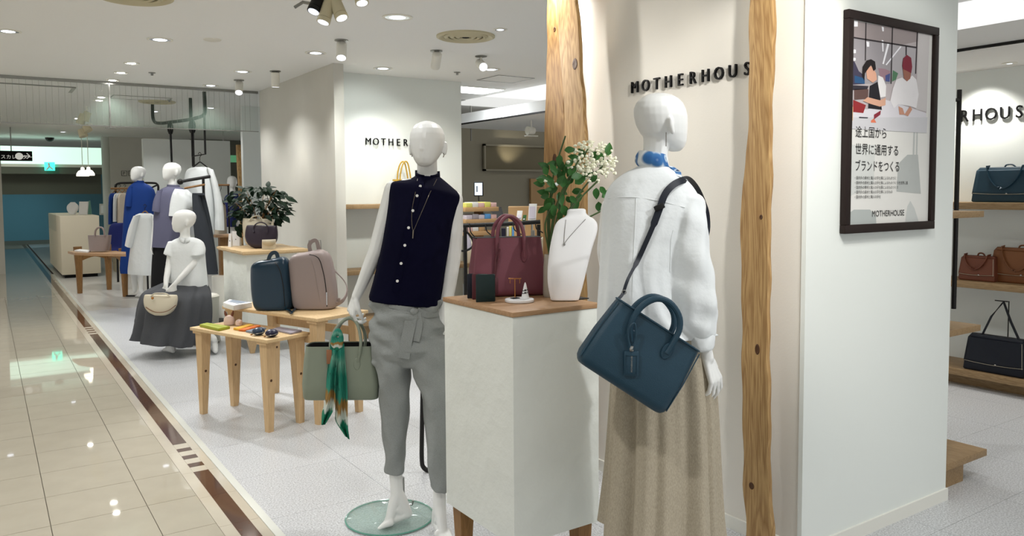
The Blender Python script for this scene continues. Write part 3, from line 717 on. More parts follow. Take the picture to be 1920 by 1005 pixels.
m = MB(); m.loft(rows(smoothrows([(1197, 312, 1252, 317, .058), (1191, 304, 1253, 311, .064), (1193, 292, 1251, 301, .062), (1199, 282, 1248, 291, .054)], 4), DB, 48, 2.1, lambda q, t: .03*math.sin(5*q+4*t))); m.build('band', 'scarf_blue', ns)
m = MB(); m.strap(curve([hit(tB, 1246, 309, .006, DB), hit(tB, 1258, 316, .01, DB), hit(tB, 1272, 327, .01, DB), hit(tB, 1287, 337, .01, DB)], 4), .03, .004, ZU - HF*.5, [.5, .6, .8, .9, 1, 1, 1, 1, .9, .8, .7, .6, .5]); m.build('tail', 'scarf_blue', ns)
p = at(1249, 248, DB-.085); MB().tube([p, p - ZU*.03, p - ZU*.045], .0012, 6).build('earring', 'chain_silver', Bm)

# ---------------------------------------------------------------- bag helpers (local: x along the bag, -y to the front, z up)
def rrect(w_, d_, r, n=6):
    pts = []; r = min(r, w_/2*.98, d_/2*.98)
    for cx, cy, a0 in ((w_/2-r, d_/2-r, 0), (-w_/2+r, d_/2-r, PI/2), (-w_/2+r, -d_/2+r, PI), (w_/2-r, -d_/2+r, 1.5*PI)):
        for k in range(n+1):
            a = a0 + PI/2*k/n; pts.append((cx + r*math.cos(a), cy + r*math.sin(a)))
    return pts
def bag_body(M, prof, r=0.02, bulge=0.0, n=6, capt=True):
    """prof: (z, width, depth)"""
    m = MB(); m.M = M; rings = []
    for z, w_, d_ in prof:
        rings.append([V((x, y, z)) for x, y in rrect(w_, d_, r, n)])
    m.loft(rings, True, capt); return m
def arc_handle(M, a, z0, z1, y, r, n=14, squash=1.0, ends=0.0):
    m = MB(); m.M = M
    pts = [V((-a, y, z0))] + [V((-a*math.cos(PI*k/n), y, z0 + ends + (z1-z0-ends)*math.sin(PI*k/n)**0.8)) for k in range(n+1)] + [V((a, y, z0))]
    m.tube(pts, r, 8); return m
def patch(M, x, z, y, w_, h_, t=0.003):
    m = MB(); m.M = M; n = 16
    m.loft([[V((x + w_/2*s*math.cos(2*PI*k/n), yy, z + h_/2*s*math.sin(2*PI*k/n))) for k in range(n)] for s, yy in ((1, y), (1, y-t*.6), (.9, y-t))]); return m

# ---------------------------------------------------------------- navy handbag on the shirt mannequin's shoulder
Dn = 2.36
TL, TR, BL, BR = at(1152, 557, Dn), at(1311, 658, Dn), at(1079, 672, Dn), at(1236, 776, Dn)
u = ((TR-TL) + (BR-BL)).normalized(); wv = ((TL-BL) + (TR-BR)); wv = (wv - u*wv.dot(u)).normalized(); nv = -(u.cross(wv)); nv = wv.cross(u)
org = (BL+BR)/2
Hb = ((TL+TR)/2 - org).length; Wb = ((TR-TL).length + (BR-BL).length)/2
Mb = frame(org - (-nv)*0, u, nv*1.0, wv)
if nv.dot(HF) < 0: nv = -nv; Mb = frame(org, u, nv, wv)
nb = thing('handbag', org, 'deep blue leather handbag slung on the shirt mannequin back', 'handbag')
mb_ = bag_body(Mb, [(0.0, Wb*.93, .07), (.004, Wb*.96, .10), (.014, Wb*1.0, .118), (.03, Wb*1.02, .125), (Hb*.5, Wb*1.01, .115), (Hb*.9, Wb*.97, .085), (Hb, Wb*.955, .078)], .03)
bodyb = mb_.build('body', 'navy_leather', nb, smooth=50)
m = MB(); m.M = Mb
e0 = rrect(Wb*.962, .084, .03); m.tube([V((x, y, Hb)) for x, y in e0], .003, 6, closed=True); m.build('top_piping', 'navy_leather', nb)
for sd in (-1, 1): 
    m = MB(); m.M = Mb; m.tube([V((sd*Wb*.497, -.050, .02)), V((sd*Wb*.497, -.046, Hb*.5)), V((sd*Wb*.478, -.037, Hb*.97))], .0022, 6); m.build('side_piping', 'navy_leather', nb)
for yy in (-.052, .03):
    hm = MB(); hm.M = Mb; z0 = Hb*.80
    pts = []
    for hx_, hy_ in ((1181, 640), (1181, 614), (1190, 591), (1207, 571), (1231, 560), (1255, 567), (1272, 590), (1274, 615), (1263, 640), (1249, 662)):
        lp_ = Mb.inverted() @ at(hx_, hy_, Dn-.05); pts.append(V((lp_.x, yy, lp_.z)))
    hm.tube(curve(pts, 4), .0095, 10); hm.build('handle', 'navy_leather', nb)
for hx_, hy_ in ((1181, 634), (1251, 658)): lp_ = Mb.inverted() @ at(hx_, hy_, Dn-.05); patch(Mb, lp_.x, lp_.z, -.049, .034, .055, .006).build('handle_tab', 'navy_leather', nb)
# hanging tag
lp_ = Mb.inverted() @ at(1183, 681, Dn-.06)
tg = MB(); tg.M = Mb @ Matrix.Translation((lp_.x, -.066, lp_.z)) @ Matrix.Rotation(math.radians(-32.5), 4, 'Y')
tg.rbox((-.022, -.003, -.036), (.022, .003, .036), .004); tagp = tg.build('name_tag', 'navy_leather', nb)
m = MB(); m.M = tg.M; m.tube([V((-.016, -.0035, -.03)), V((.016, -.0035, -.03)), V((.016, -.0035, .024)), V((-.016, -.0035, .024))], .0014, 5, closed=True); m.build('tag_window', 'navy_leather', tagp)
text_mb('MOTHERHOUSE', .0065, .0003, tg.M @ frame((.003, -.0036, -.025), (0, 0, 1), (-1, 0, 0), (0, -1, 0)), ).build('tag_lettering', 'steel', tagp, smooth=0)
m = MB(); m.M = tg.M
m.tube(curve([V((0, -.002, .036)), V((-.008, -.004, .065)), V((-.010, -.006, .10)), V((.008, -.008, .118)), V((.012, -.003, .075)), V((.003, -.003, .04))], 5), .0035, 6); m.build('tag_loop', 'navy_leather', nb)
m = MB(); m.M = tg.M; m.rbox((-.006, -.006, .036), (.006, .000, .052), .002); m.build('tag_buckle', 'steel', nb)
# shoulder strap
sp = [at(1160, 560, Dn), at(1168, 550, 2.38), at(1178, 522, 2.40)] + [hit(tB, x, y, .010, 2.45) for x, y in ((1196, 488), (1211, 455), (1224, 425), (1236, 393), (1247, 364), (1262, 347), (1280, 338))] + [at(1292, 338, 2.60), at(1306, 354, 2.70), at(1318, 380, 2.78), at(1325, 405, 2.80), at(1324, 440, 2.80), at(1306, 480, 2.76)]
cs = curve(sp, 5); nn = []
for p in cs: nn.append((V((0, 0, H)) - p).normalized() + ZU*(.9 if p.z > 1.72 else 0))
MB().strap(cs, .022, .004, nn, [0.45 if i < 14 else (0.7 if i < 26 else 1.0) for i in range(len(cs))]).build('shoulder_strap', 'navy_dark', nb)
pb = hit(tB, 1237, 390, .016, 2.45); m = MB(); m.M = frame(pb, HR, HF, ZU) @ Matrix.Rotation(math.radians(-25), 4, 'Y'); m.rbox((-.017, -.004, -.006), (.017, .004, .012), .003); m.build('strap_buckle', 'black_metal', nb)
pb = at(1170, 548, 2.38); MB().tube([pb + HR*.006*math.cos(2*PI*k/12) + ZU*.006*math.sin(2*PI*k/12) for k in range(12)], .0018, 6, closed=True).build('ring', 'steel', nb)

# ---------------------------------------------------------------- sage tote held by the navy-shirt mannequin
Ds = 3.57
b0 = at(643, 745, Ds); ut = HR.copy(); Wt = 142*Ds/F; Ht = 101*Ds/F
Mt = frame(b0, ut, HF, ZU)
st = thing('tote_bag', b0, 'sage green leather tote with scarf hanging from the navy-shirt mannequin hand', 'handbag')
bag_body(Mt, [(0, Wt*.93, .10), (.004, Wt*.96, .125), (.014, Wt*.98, .14), (Ht*.3, Wt, .14), (Ht*.75, Wt*.95, .13), (Ht, Wt*.90, .12)], .03, capt=False).build('body', 'sage_leather', st, smooth=50)
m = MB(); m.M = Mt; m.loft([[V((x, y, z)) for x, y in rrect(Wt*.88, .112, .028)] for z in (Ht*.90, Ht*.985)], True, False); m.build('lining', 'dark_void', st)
for yy in (-.064, .05):
    hm = MB(); hm.M = Mt; zt = Ht
    pts = [V((-.034, yy, zt*.72)), V((-.036, yy-.003, zt+.01)), V((-.026, yy*.75, zt+.06)), V((.004, yy*.35, zt+.102)), V((.040, yy*.15, zt+.119)), V((.074, yy*.4, zt+.100)), V((.094, yy*.8, zt+.05)), V((.098, yy-.003, zt)), V((.084, yy, zt*.72))]
    hm.tube(curve(pts, 5), .0075, 10); hm.build('handle', 'sage_leather', st)
patch(Mt, .08, Ht*.68, -.064, .03, .055, .005).build('handle_tab', 'sage_leather', st)
mat('tag_brown', (146, 100, 70), .6)
m = MB(); m.M = Mt; m.rbox((-.052, -.082, Ht*.70), (-.028, -.078, Ht*.96), .004); m.build('leather_tag', 'tag_brown', st)
# scarf
def scarf2():
    m_ = mat('scarf_green', (30, 120, 96), .75); N = m_.node_tree.nodes; L = m_.node_tree.links; b = N['Principled BSDF']
    tc = N.new('ShaderNodeTexCoord'); sx = N.new('ShaderNodeSeparateXYZ'); L.new(tc.outputs['Generated'], sx.inputs[0])
    nz = N.new('ShaderNodeTexNoise'); nz.inputs['Scale'].default_value = 3; L.new(tc.outputs['Generated'], nz.inputs['Vector'])
    ad = N.new('ShaderNodeMath'); ad.operation = 'MULTIPLY_ADD'; ad.inputs[1].default_value = .22; L.new(nz.outputs[0], ad.inputs[0]); L.new(sx.outputs['Z'], ad.inputs[2])
    r = N.new('ShaderNodeValToRGB'); r.color_ramp.interpolation = 'LINEAR'; E = r.color_ramp.elements
    E[0].position = 0.10; E[0].color = lin((16, 110, 82)) + (1,); E[1].position = 1; E[1].color = lin((34, 124, 104)) + (1,)
    for p_, c_ in ((.28, (20, 118, 90)), (.31, (196, 204, 196)), (.38, (192, 198, 186)), (.42, (150, 116, 62)), (.50, (140, 108, 54)), (.53, (44, 128, 108)), (.75, (28, 118, 98)), (.9, (96, 150, 130))):
        e = E.new(p_); e.color = lin(c_) + (1,)
    L.new(ad.outputs[0], r.inputs[0])
    wv_ = N.new('ShaderNodeTexWave'); wv_.inputs['Scale'].default_value = 2.2; wv_.inputs['Distortion'].default_value = 6; L.new(tc.outputs['Generated'], wv_.inputs['Vector'])
    rr = N.new('ShaderNodeValToRGB'); rr.color_ramp.elements[0].position = .03; rr.color_ramp.elements[0].color = (.25, .3, .3, 1); rr.color_ramp.elements[1].position = .07; L.new(wv_.outputs['Fac'], rr.inputs[0])
    mx = N.new('ShaderNodeMix'); mx.data_type = 'RGBA'; mx.blend_type = 'MULTIPLY'; mx.inputs[0].default_value = .6; L.new(r.outputs[0], mx.inputs[6]); L.new(rr.outputs[0], mx.inputs[7]); L.new(mx.outputs[2], b.inputs['Base Color'])
scarf2()
sc_ = thing('silk_scarf', at(632, 820, 3.46), 'teal and white silk scarf tied to the sage tote handle', 'scarf')
Dsc = 3.475
def tail(rws, nm):
    m = MB(); n = 13; grid = []
    R2 = smoothrows([(a, y1, b, y2, 0) for a, y1, b, y2 in rws], 4)
    for i, r in enumerate(R2):
        row = []
        for k in range(n):
            t = k/(n-1); x = r[0]+(r[2]-r[0])*t; y = r[1]+(r[3]-r[1])*t
            row.append(at(x, y, Dsc + .014*math.sin(t*9+i*.12) * min(1, .3+i/12)))
        grid.append(row)
    vs = [p for r in grid for p in r]; fs = [(i*n+k, i*n+k+1, (i+1)*n+k+1, (i+1)*n+k) for i in range(len(grid)-1) for k in range(n-1)]
    o = m.add(vs, fs).build(nm, 'scarf_green', sc_, smooth=60); s = o.modifiers.new('s', 'SOLIDIFY'); s.thickness = .0015
    return o
tail([(620, 640, 640, 642), (617, 668, 637, 660), (613, 700, 630, 700), (611, 735, 629, 742), (608, 758, 629, 752), (604, 775, 625, 770), (603, 797, 609, 796)], 'tail')
tail([(628, 650, 645, 644), (629, 680, 647, 672), (630, 712, 650, 706), (629, 742, 652, 742), (629, 772, 652, 780), (630, 790, 653, 806), (648, 818, 655, 824)], 'tail')
m = MB(); m.M = frame(at(632, 646, 3.475), HR, HF, ZU); m.ball((0, 0, 0), (.026, .018, .03)); m.tube(curve([V((-.02, 0, 0)), V((-.012, .0, .04)), V((.004, .012, .062)), V((.02, .0, .03)), V((.016, 0, 0))], 5), .011, 8); organic(m, 'knot', 'scarf_green', sc_, .005, 3)

# ---------------------------------------------------------------- things on the plinth
def base_at(x, y, z=PZ): return onz(x, y, z)
# burgundy bag
p = base_at(960, 556); DBg = dep(p)
k = DBg/F
bb = thing('handbag', (p.x, p.y, PZ), 'burgundy leather handbag with double handles on the plinth', 'handbag')
ub = (HR*0.97 + HF*0.22).normalized(); nb_ = V((-ub.y, ub.x, 0)); 
if nb_.dot(HF) < 0: nb_ = -nb_
cb = at(951, 556, DBg+.06); Mg = frame((cb.x, cb.y, PZ), ub, nb_, ZU)
Wg = .302; Hg = .236
bag_body(Mg, [(0.0005, Wg*.95, .10), (.004, Wg*.97, .125), (.014, Wg*.99, .138), (.03, Wg, .14), (Hg*.45, Wg*.985, .125), (Hg*.85, Wg*.91, .10), (Hg, Wg*.885, .095)], .012).build('body', 'burgundy', bb, smooth=50)
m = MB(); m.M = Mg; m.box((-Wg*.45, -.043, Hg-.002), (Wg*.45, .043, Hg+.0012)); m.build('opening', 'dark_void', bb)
for yy in (-.06, .035):
    hm = MB(); hm.M = Mg
    pts = [V((-.052, yy, Hg*.62)), V((-.053, yy-.003, Hg*.92)), V((-.046, yy*.9, Hg+.04)), V((-.02, yy*.75, Hg+.078)), V((.010, yy*.7, Hg+.086)), V((.042, yy*.8, Hg+.062)), V((.056, yy*.95, Hg+.02)), V((.058, yy-.002, Hg*.88)), V((.058, yy, Hg*.66))]
    hm.tube(curve(pts, 5), .0078, 10); hm.build('handle', 'burgundy', bb)
patch(Mg, .058, Hg*.70, -.058, .026, .056, .005).build('handle_tab', 'burgundy', bb); patch(Mg, -.052, Hg*.70, -.058, .026, .056, .005).build('handle_tab', 'burgundy', bb)
m = MB(); m.M = Mg; m.tube(curve([V((-.05, -.068, Hg*.92)), V((-.062, -.07, Hg*.6)), V((-.066, -.072, Hg*.36)), V((-.058, -.072, Hg*.5)), V((-.044, -.07, Hg*.82))], 5), .004, 6); m.rbox((-.088, -.074, Hg*.06), (-.052, -.069, Hg*.34), .003); m.build('tag', 'burgundy_dark', bb)
# three card cases
for i, (x0, x1, yb, yt, c, lb) in enumerate(((876, 902, 559, 513, 'navy_dark', 'dark navy card case at the back left of the plinth cases'), (885, 912, 561, 513, 'burgundy_dark', 'maroon card case between the navy and green cases on the plinth'), (892, 928, 566, 514, None, 'dark green folded card case in front of the burgundy bag'))):
    if c is None: mat('green_leather', (16, 38, 38), .45, bump=(300, .1)); c = 'green_leather'
    q = base_at((x0+x1)/2, yb); D_ = dep(q); kk = D_/F; w_ = (x1-x0)*kk; h_ = (yb-yt)*kk
    t = thing('card_case', (q.x, q.y, PZ), lb, 'card case', 'card cases on the plinth')
    Mc = frame((q.x, q.y, PZ), (HR*.97+HF*.24).normalized(), (HF*.97-HR*.24).normalized(), ZU)
    m = MB(); m.M = Mc; m.rbox((-w_/2, -.004, 0), (w_/2, .002, h_), .0025); m.build('front_cover', c, t)
    m = MB(); m.M = Mc @ Matrix.Translation((w_/2, 0, 0)) @ Matrix.Rotation(math.radians(-32), 4, 'Z'); m.rbox((-w_*.98, .004, 0), (0.0, .010, h_*.98), .0025); m.build('back_cover', c, t)
# jewellery tray, earring stand, ring cone
q = base_at(974, 566); tr_ = thing('jewellery_tray', (q.x, q.y, PZ), 'round white dish with earring stand and ring cone on the plinth', 'tray')
MB().lathe([(.052, 0), (.056, .003), (.056, .010), (.054, .012), (.010, .0115)], (q.x, q.y, PZ), 40).build('dish', 'white_bust', tr_)
es = q - HR*.017 + HF*.01; m = MB(); m.rbox((es.x-.015, es.y-.012, PZ+.0121), (es.x+.015, es.y+.012, PZ+.0150), .001); m.build('stand_foot', 'dark_void', tr_)
m = MB(); m.cyl(es + ZU*.015, es + ZU*.088, .0017, .0017, 8); m.tube([es + ZU*.088 - HR*.024, es + ZU*.088 + HR*.024], .0017, 8)
for s in (-.018, .018): m.tube([es + ZU*.086 + HR*s, es + ZU*.076 + HR*s*1.05, es + ZU*.070 + HR*s], .0012, 6)
m.build('earring_stand', 'brass', tr_)
cn = q + HR*.022; MB().lathe([(.0155, .0121), (.0150, .016), (.004, .068), (.001, .075)], (cn.x, cn.y, PZ), 24).build('ring_cone', 'white_bust', tr_)
for dz, rr in ((.036, .0118), (.046, .0096)):
    m = MB(); m.tube([cn + V((rr*math.cos(2*PI*j/16), rr*math.sin(2*PI*j/16), dz + .003*math.cos(2*PI*j/16))) for j in range(16)], .0014, 6, closed=True); m.ball(cn - HF*rr + ZU*dz, .0035); m.build('ring', 'black_metal', tr_)
# necklace bust
q = base_at(1060, 566); DU = dep(q) + .03
bu = thing('necklace_bust', (q.x, q.y, PZ), 'white necklace display bust standing on the plinth', 'bust')
brs = smoothrows([(1070, 392, 1094, 391, .022, .045), (1064, 394, 1098, 393, .026, .045), (1063, 401, 1099, 400, .026, .042), (1060, 406, 1104, 405, .028, .036), (1050, 411, 1114, 411, .028, .028), (1042, 420, 1120, 421, .030, .022), (1037, 436, 1119, 437, .032, .014), (1031, 465, 1110, 465, .034, .002), (1027, 500, 1101, 500, .036, -.006), (1027, 530, 1094, 530, .034, -.006), (1031, 555, 1087, 555, .031, .0), (1033, 564, 1084, 565, .030, .004), (1036, 569, 1081, 569, .026, .006)], 3)
busto = organic(MB().loft(rows(brs, DU, 48, 3.2, zmin=PZ+.003)), 'form', 'white_bust', bu, .003, 5)
tU = bvh(busto)
MB().tube(curve([hit(tU, x, y, .002, DU) for x, y in ((1061, 412), (1059, 430), (1058, 445), (1058, 456), (1066, 446), (1082, 428), (1098, 411))], 5), .0009, 5).build('necklace', 'chain_silver', bu)
pp_ = hit(tU, 1058, 458, .004, DU); MB().ball(pp_, (.004, .004, .006), 10, 6).build('pendant', 'steel', bu)
m = MB(); r0 = at(1090, 565, DU+.04); m.box((r0.x-.02, r0.y-.01, PZ), (r0.x+.03, r0.y+.04, PZ+.004)); m.build('foot_plate', 'black_metal', bu)

# ---------------------------------------------------------------- flowers in a tall vase behind the bust
Dv = 3.13
vb = at(1030, 520, Dv); vb = V((min(vb.x, PXb-.05), vb.y, PZ))
fv = thing('flower_arrangement', vb, 'white blossom and green leaves in slim vase behind the necklace bust', 'flowers')
mat('vase_grey', (168, 160, 146), .5)
MB().lathe([(.022, 0), (.026, .01), (.024, .12), (.020, .17), (.018, .17), (.019, .02)], vb, 24).build('vase', 'vase_grey', fv)
rnd = random.Random(3)
def leafmesh(L, W, fold=.25, curlv=.2):
    vs = []; fs = []; n = 6
    for i in range(n+1):
        t = i/n; w_ = W*math.sin(PI*min(1, t**.8))**.9*.5 + .0004; z = -curlv*L*t*t
        vs += [(-w_, L*t, z + fold*w_), (0, L*t, z), (w_, L*t, z + fold*w_)]
    for i in range(n):
        a = i*3; fs += [(a, a+1, a+4, a+3), (a+1, a+2, a+5, a+4)]
    me = bpy.data.meshes.new('leaf'); me.from_pydata(vs, [], fs); me.shade_smooth(); me.update(); return me
def leaf(me, parent, p, d, up, s=1.0):
    o = bpy.data.objects.new('leaf', me); COL.objects.link(o); o.parent = parent
    d = V(d).normalized(); up = V(up); sx = d.cross(up); sx = sx.normalized() if sx.length > 1e-4 else d.orthogonal().normalized(); u2 = sx.cross(d)
    M_ = Matrix((sx, d, u2)).transposed().to_4x4() @ Matrix.Scale(s, 4); M_.translation = V(p) - ROOTLOC[parent.name]; o.matrix_local = M_
    return o
lm = leafmesh(.055, .032); lm.materials.append(MT['leaf'])
mouth = vb + ZU*.165
stems = [(1073, 330, 0), (1105, 275, .02), (1140, 300, 0), (1050, 330, .03), (1120, 340, -.03), (1085, 300, -.05), (1060, 255, .02), (1128, 395, 0), (1040, 380, -.04)]
sm = MB(); tips = []
for x, y, dd in stems:
    tip = at(x, y, Dv+dd); mid = (mouth*.45 + tip*.55) + V((-.02, .02, .01)); sm.tube(curve([mouth - ZU*.1, mouth, mid, tip], 5), [.0035]*16, 6); tips.append((mid, tip))
sm.build('stems', 'stem', fv)
lv = [(1035, 350, -.3, .9), (1045, 345, .4, .6), (1030, 365, -.8, .3), (1055, 352, .1, .9), (1066, 345, .3, .7), (1038, 372, -.5, -.4), (1050, 375, 0, -.9), (1062, 368, .5, -.6), (1072, 360, .8, .1), (1078, 345, .6, .5), (1027, 335, -.9, .1), (1042, 330, -.3, .9), (1058, 326, .2, .9), (1068, 330, .4, .8), (1048, 360, .2, -.8), (1033, 380, -.6, -.7), (1086, 362, .1, -.9), (1118, 352, .0, -.9), (1110, 342, .3, .7), (1122, 378, .1, -.8), (1128, 370, .6, .3), (1085, 298, -.9, .3), (1098, 295, -.5, .6), (1108, 300, .3, .4), (1140, 292, .1, .9), (1132, 300, -.6, .4), (1050, 290, -.1, -.9), (1058, 282, .9, .1), (1046, 308, -.9, .1), (1060, 312, .6, .5), (1090, 330, .6, .1), (1046, 352, -.6, -.2), (1058, 385, .2, -.9), (1052, 395, -.2, -.9), (1070, 380, .6, -.7), (1040, 392, -.3, -.8), (1064, 352, -.2, .5), (1075, 372, .3, -.8), (1030, 318, -.7, .5), (1125, 350, .5, -.7)]
for x, y, a, b in lv:
    leaf(lm, fv, at(x, y, Dv + rnd.uniform(-.06, .05)), HR*a + ZU*b + HF*rnd.uniform(-.4, .4), HF*-1 + ZU*rnd.uniform(-.2, .6) + HR*rnd.uniform(-.4, .4), rnd.uniform(.7, 1.1))
for i in range(26):
    x, y = 1048 + 30*rnd.uniform(-1, 1), 360 + 42*rnd.uniform(-1, 1)
    leaf(lm, fv, at(x, y, Dv + rnd.uniform(-.07, .06)), HR*((x-1048)/30 + rnd.uniform(-.4, .4)) + ZU*((360-y)/40 + rnd.uniform(-.5, .3)) + HF*rnd.uniform(-.4, .4), HF*-1 + ZU*rnd.uniform(-.2, .6) + HR*rnd.uniform(-.4, .4), rnd.uniform(.6, .95))
fm = MB()
for x, y, rr, n in ((1100, 285, 22, 34), (1125, 280, 18, 26), (1135, 305, 20, 28), (1105, 305, 24, 36), (1085, 315, 20, 26), (1090, 330, 18, 18), (1115, 325, 20, 26), (1140, 322, 12, 12), (1072, 310, 10, 8), (1148, 303, 8, 8), (1100, 268, 10, 8), (1030, 339, 7, 5)):
    for i in range(n):
        a = rnd.uniform(0, 2*PI); q_ = rr*1.25*math.sqrt(rnd.random()); fm.ball(at(x + q_*math.cos(a), y + q_*math.sin(a)*.75, Dv + rnd.uniform(-.05, .05)), (rnd.uniform(.005, .010),)*2 + (rnd.uniform(.004, .008),), 6, 4)
tag(fm.build('blossom', 'flower', fv), kind='stuff')
fs_ = MB()
for i in range(60):
    a = rnd.uniform(0, 2*PI); x, y = 1108 + 30*rnd.uniform(-1, 1), 308 + 26*rnd.uniform(-1, 1); p0 = at(x, y, Dv + rnd.uniform(-.04, .04)); fs_.tube([p0, p0 + (HR*rnd.uniform(-.2, .6) - ZU*rnd.uniform(0, .4))*-.05], .0012, 4)
tag(fs_.build('twigs', 'stem', fv), kind='stuff')

# ---------------------------------------------------------------- nesting tables
UL = V((-.347, .938, 0)).normalized(); VL = V((UL.y, -UL.x, 0))
def table(label, F0, lu, lv, z, th=.022, rail=False, lb=(.03, .05), splay=.008):
    F0 = V((F0[0], F0[1], 0)); c = F0 + UL*lu/2 + VL*lv/2
    t = thing('display_table', c, label, 'table', 'nesting pine tables')
    M = frame(c, VL, UL, ZU)
    m = MB(); m.M = M; m.rbox((-lv/2, -lu/2, z-th), (lv/2, lu/2, z), .003); m.build('table_top', 'pine_top', t)
    for sx in (-1, 1):
        for sy in (-1, 1):
            x, y = sx*(lv/2-.055), sy*(lu/2-.07); m = MB(); m.M = M
            m.rbox((x-.048, y-.048, z-th-.018), (x+.048, y+.048, z-th), .002); m.build('leg_block', 'pine', t)
            m = MB(); m.M = M; m.loft([[V((x + sx*splay*k + a*s, y + sy*splay*k + b*s, zz)) for a, b in ((-1,-1),(1,-1),(1,1),(-1,1))] for s, zz, k in ((.019, 0, 1), (.036, z-th-.018, 0))]); m.build('leg', 'pine', t, smooth=20)
            m = MB(); m.M = M; q = .5 if sy > 0 else .55; m.tube([V((x + sx*splay*(1-q) - sx*0, y + sy*splay*(1-q) - (.029), z*q)), V((x + sx*splay*(1-q), y + sy*splay*(1-q) - .0295, z*q))], [.009, .006], 10); m.build('knot', 'knot', t)
    if rail:
        m = MB(); m.M = M; m.box((-lv/2+.03, -lu/2+.04, z*.83-.055), (-lv/2+.05, lu/2-.06, z*.83)); m.build('rail', 'pine', t)
        m = MB(); m.M = M; m.box((lv/2-.05, -lu/2+.04, z*.83-.055), (lv/2-.03, lu/2-.06, z*.83)); m.build('rail', 'pine', t)
    return t
ZL, ZH = .595, .70
table('lower pine table with small leather goods in the front of the nested pair', (1.412, 4.81), .835, .335, ZL)
table('taller pine table carrying two backpacks behind the low table', (1.728, 4.79), 1.02, .44, ZH, rail=True, splay=.01)
def flat(name, label, cat, quad, z, t, m, group=None, extra=None):
    P = [onz(x, y, z+t) for x, y in quad]; c = sum(P, V((0, 0, 0)))/len(P)
    o = thing(name, (c.x, c.y, z), label, cat, group)
    b = MB(); lo = [V((p.x, p.y, z)) for p in P]; hi = [V((p.x, p.y, z+t)) for p in P]
    bm = bmesh.new(); vs = [bm.verts.new(p) for p in lo+hi]; n = len(P)
    bm.faces.new(vs[:n][::-1]); bm.faces.new(vs[n:]); 
    for k in range(n): bm.faces.new((vs[k], vs[(k+1) % n], vs[n+(k+1) % n], vs[n+k]))
    bmesh.ops.recalc_face_normals(bm, faces=bm.faces[:]); bmesh.ops.bevel(bm, geom=bm.edges[:], offset=min(.003, t*.3), segments=2, affect='EDGES')
    b.bm(bm).build('cover', m, o)
    # closing flap line along the long side
    e = MB(); a0, a1 = P[0].lerp(P[1], .5), P[3].lerp(P[2], .5)
    e.tube([V((a0.x, a0.y, z+t+.0004)), V((a1.x, a1.y, z+t+.0004))], .0012, 5); e.build('fold', m, o)
    return o
def zc(x, y): return (360 + x/6, 560 + y/6)
flat('notebook_case', 'lime green leather wallet on the low pine table', 'wallet', [zc(82, 288), zc(170, 268), zc(430, 308), zc(300, 338)], ZL, .018, 'green_cover')
flat('pen_case', 'yellow pen case beside the pink figurine on the low table', 'pen case', [zc(462, 328), zc(640, 282), zc(700, 292), zc(530, 340)], ZL, .014, 'yellow_cover', 'pen cases on the low table')
flat('pen_case', 'orange pen case lying between the yellow and grey cases', 'pen case', [zc(520, 346), zc(725, 292), zc(775, 300), zc(600, 352)], ZL, .012, 'orange_cover', 'pen cases on the low table')
flat('pen_case', 'blue-grey pen case lying nearest the dark pouches', 'pen case', [zc(600, 358), zc(760, 318), zc(838, 326), zc(680, 374)], ZL, .012, 'bluegrey_cover', 'pen cases on the low table')
flat('notebook_case', 'lilac grey leather notebook at the right end of the low table', 'notebook', [zc(905, 335), zc(985, 314), zc(1240, 352), zc(1110, 385)], ZL, .012, 'lilac_cover')
# rabbit shaped figurine and its small companion
p = onz(*zc(420, 296), ZL); k = dep(p)/F
fg = thing('rabbit_figurine', p, 'pink rabbit-shaped leather figurine with two ears on the low table', 'figurine')
m = MB(); m.lathe([(.020, 0), (.034, .004), (.037, .025), (.034, .045), (.024, .062), (.008, .068)], p, 20); m.build('body', 'pink_figurine', fg)
for s in (-.019, .019):
    e = p + HR*s + ZU*.06; m = MB(); m.chain([(e, .008), (e + HR*s*.3 + ZU*.02, .009), (e + HR*s*.5 + ZU*.034, .005)], 8); m.build('ear', 'brown_leather', fg)
p = onz(*zc(530, 304), ZL); f2 = thing('rabbit_figurine', p, 'smaller pink figurine beside the rabbit figurine', 'figurine')
m = MB(); m.lathe([(.012, 0), (.022, .004), (.025, .02), (.020, .036), (.006, .044)], p, 18); m.build('body', 'pink_figurine', f2)
m = MB(); m.ball(p + HR*.012 - HF*.018 + ZU*.03, (.010, .010, .014), 10, 6); m.build('ear', 'pink_figurine', f2)
mat('pouch_blue', (24, 44, 66), .35, spec=.5); mat('pouch_navy', (24, 24, 52), .35, spec=.5)
for (x, y), mm, lb in ((zc(750, 412), 'pouch_blue', 'dark teal rounded coin pouch left of the pair on the low table'), (zc(898, 432), 'pouch_navy', 'navy rounded coin pouch right of the pair on the low table')):
    p = onz(x, y, ZL); t = thing('coin_pouch', p, lb, 'pouch', 'coin pouches on the low table')
    m = MB(); m.M = frame(p, (HR*.95+HF*.3).normalized(), (HF*.95-HR*.3).normalized(), ZU); m.ball((0, 0, .026), (.040, .036, .025), 20, 12); m.build('pouch', mm, t)
    mz = MB(); mz.M = m.M; mz.tube([V((.0402*math.cos(a), -.0362*math.sin(a), .018+.006*math.cos(a))) for a in [PI*j/14 for j in range(15)]], .0016, 6); mz.build('zipper', 'steel', t)
    mz = MB(); mz.M = m.M; mz.ball((-.043, -.006, .008), (.007, .004, .005), 8, 6); mz.build('zip_pull', 'brass', t)
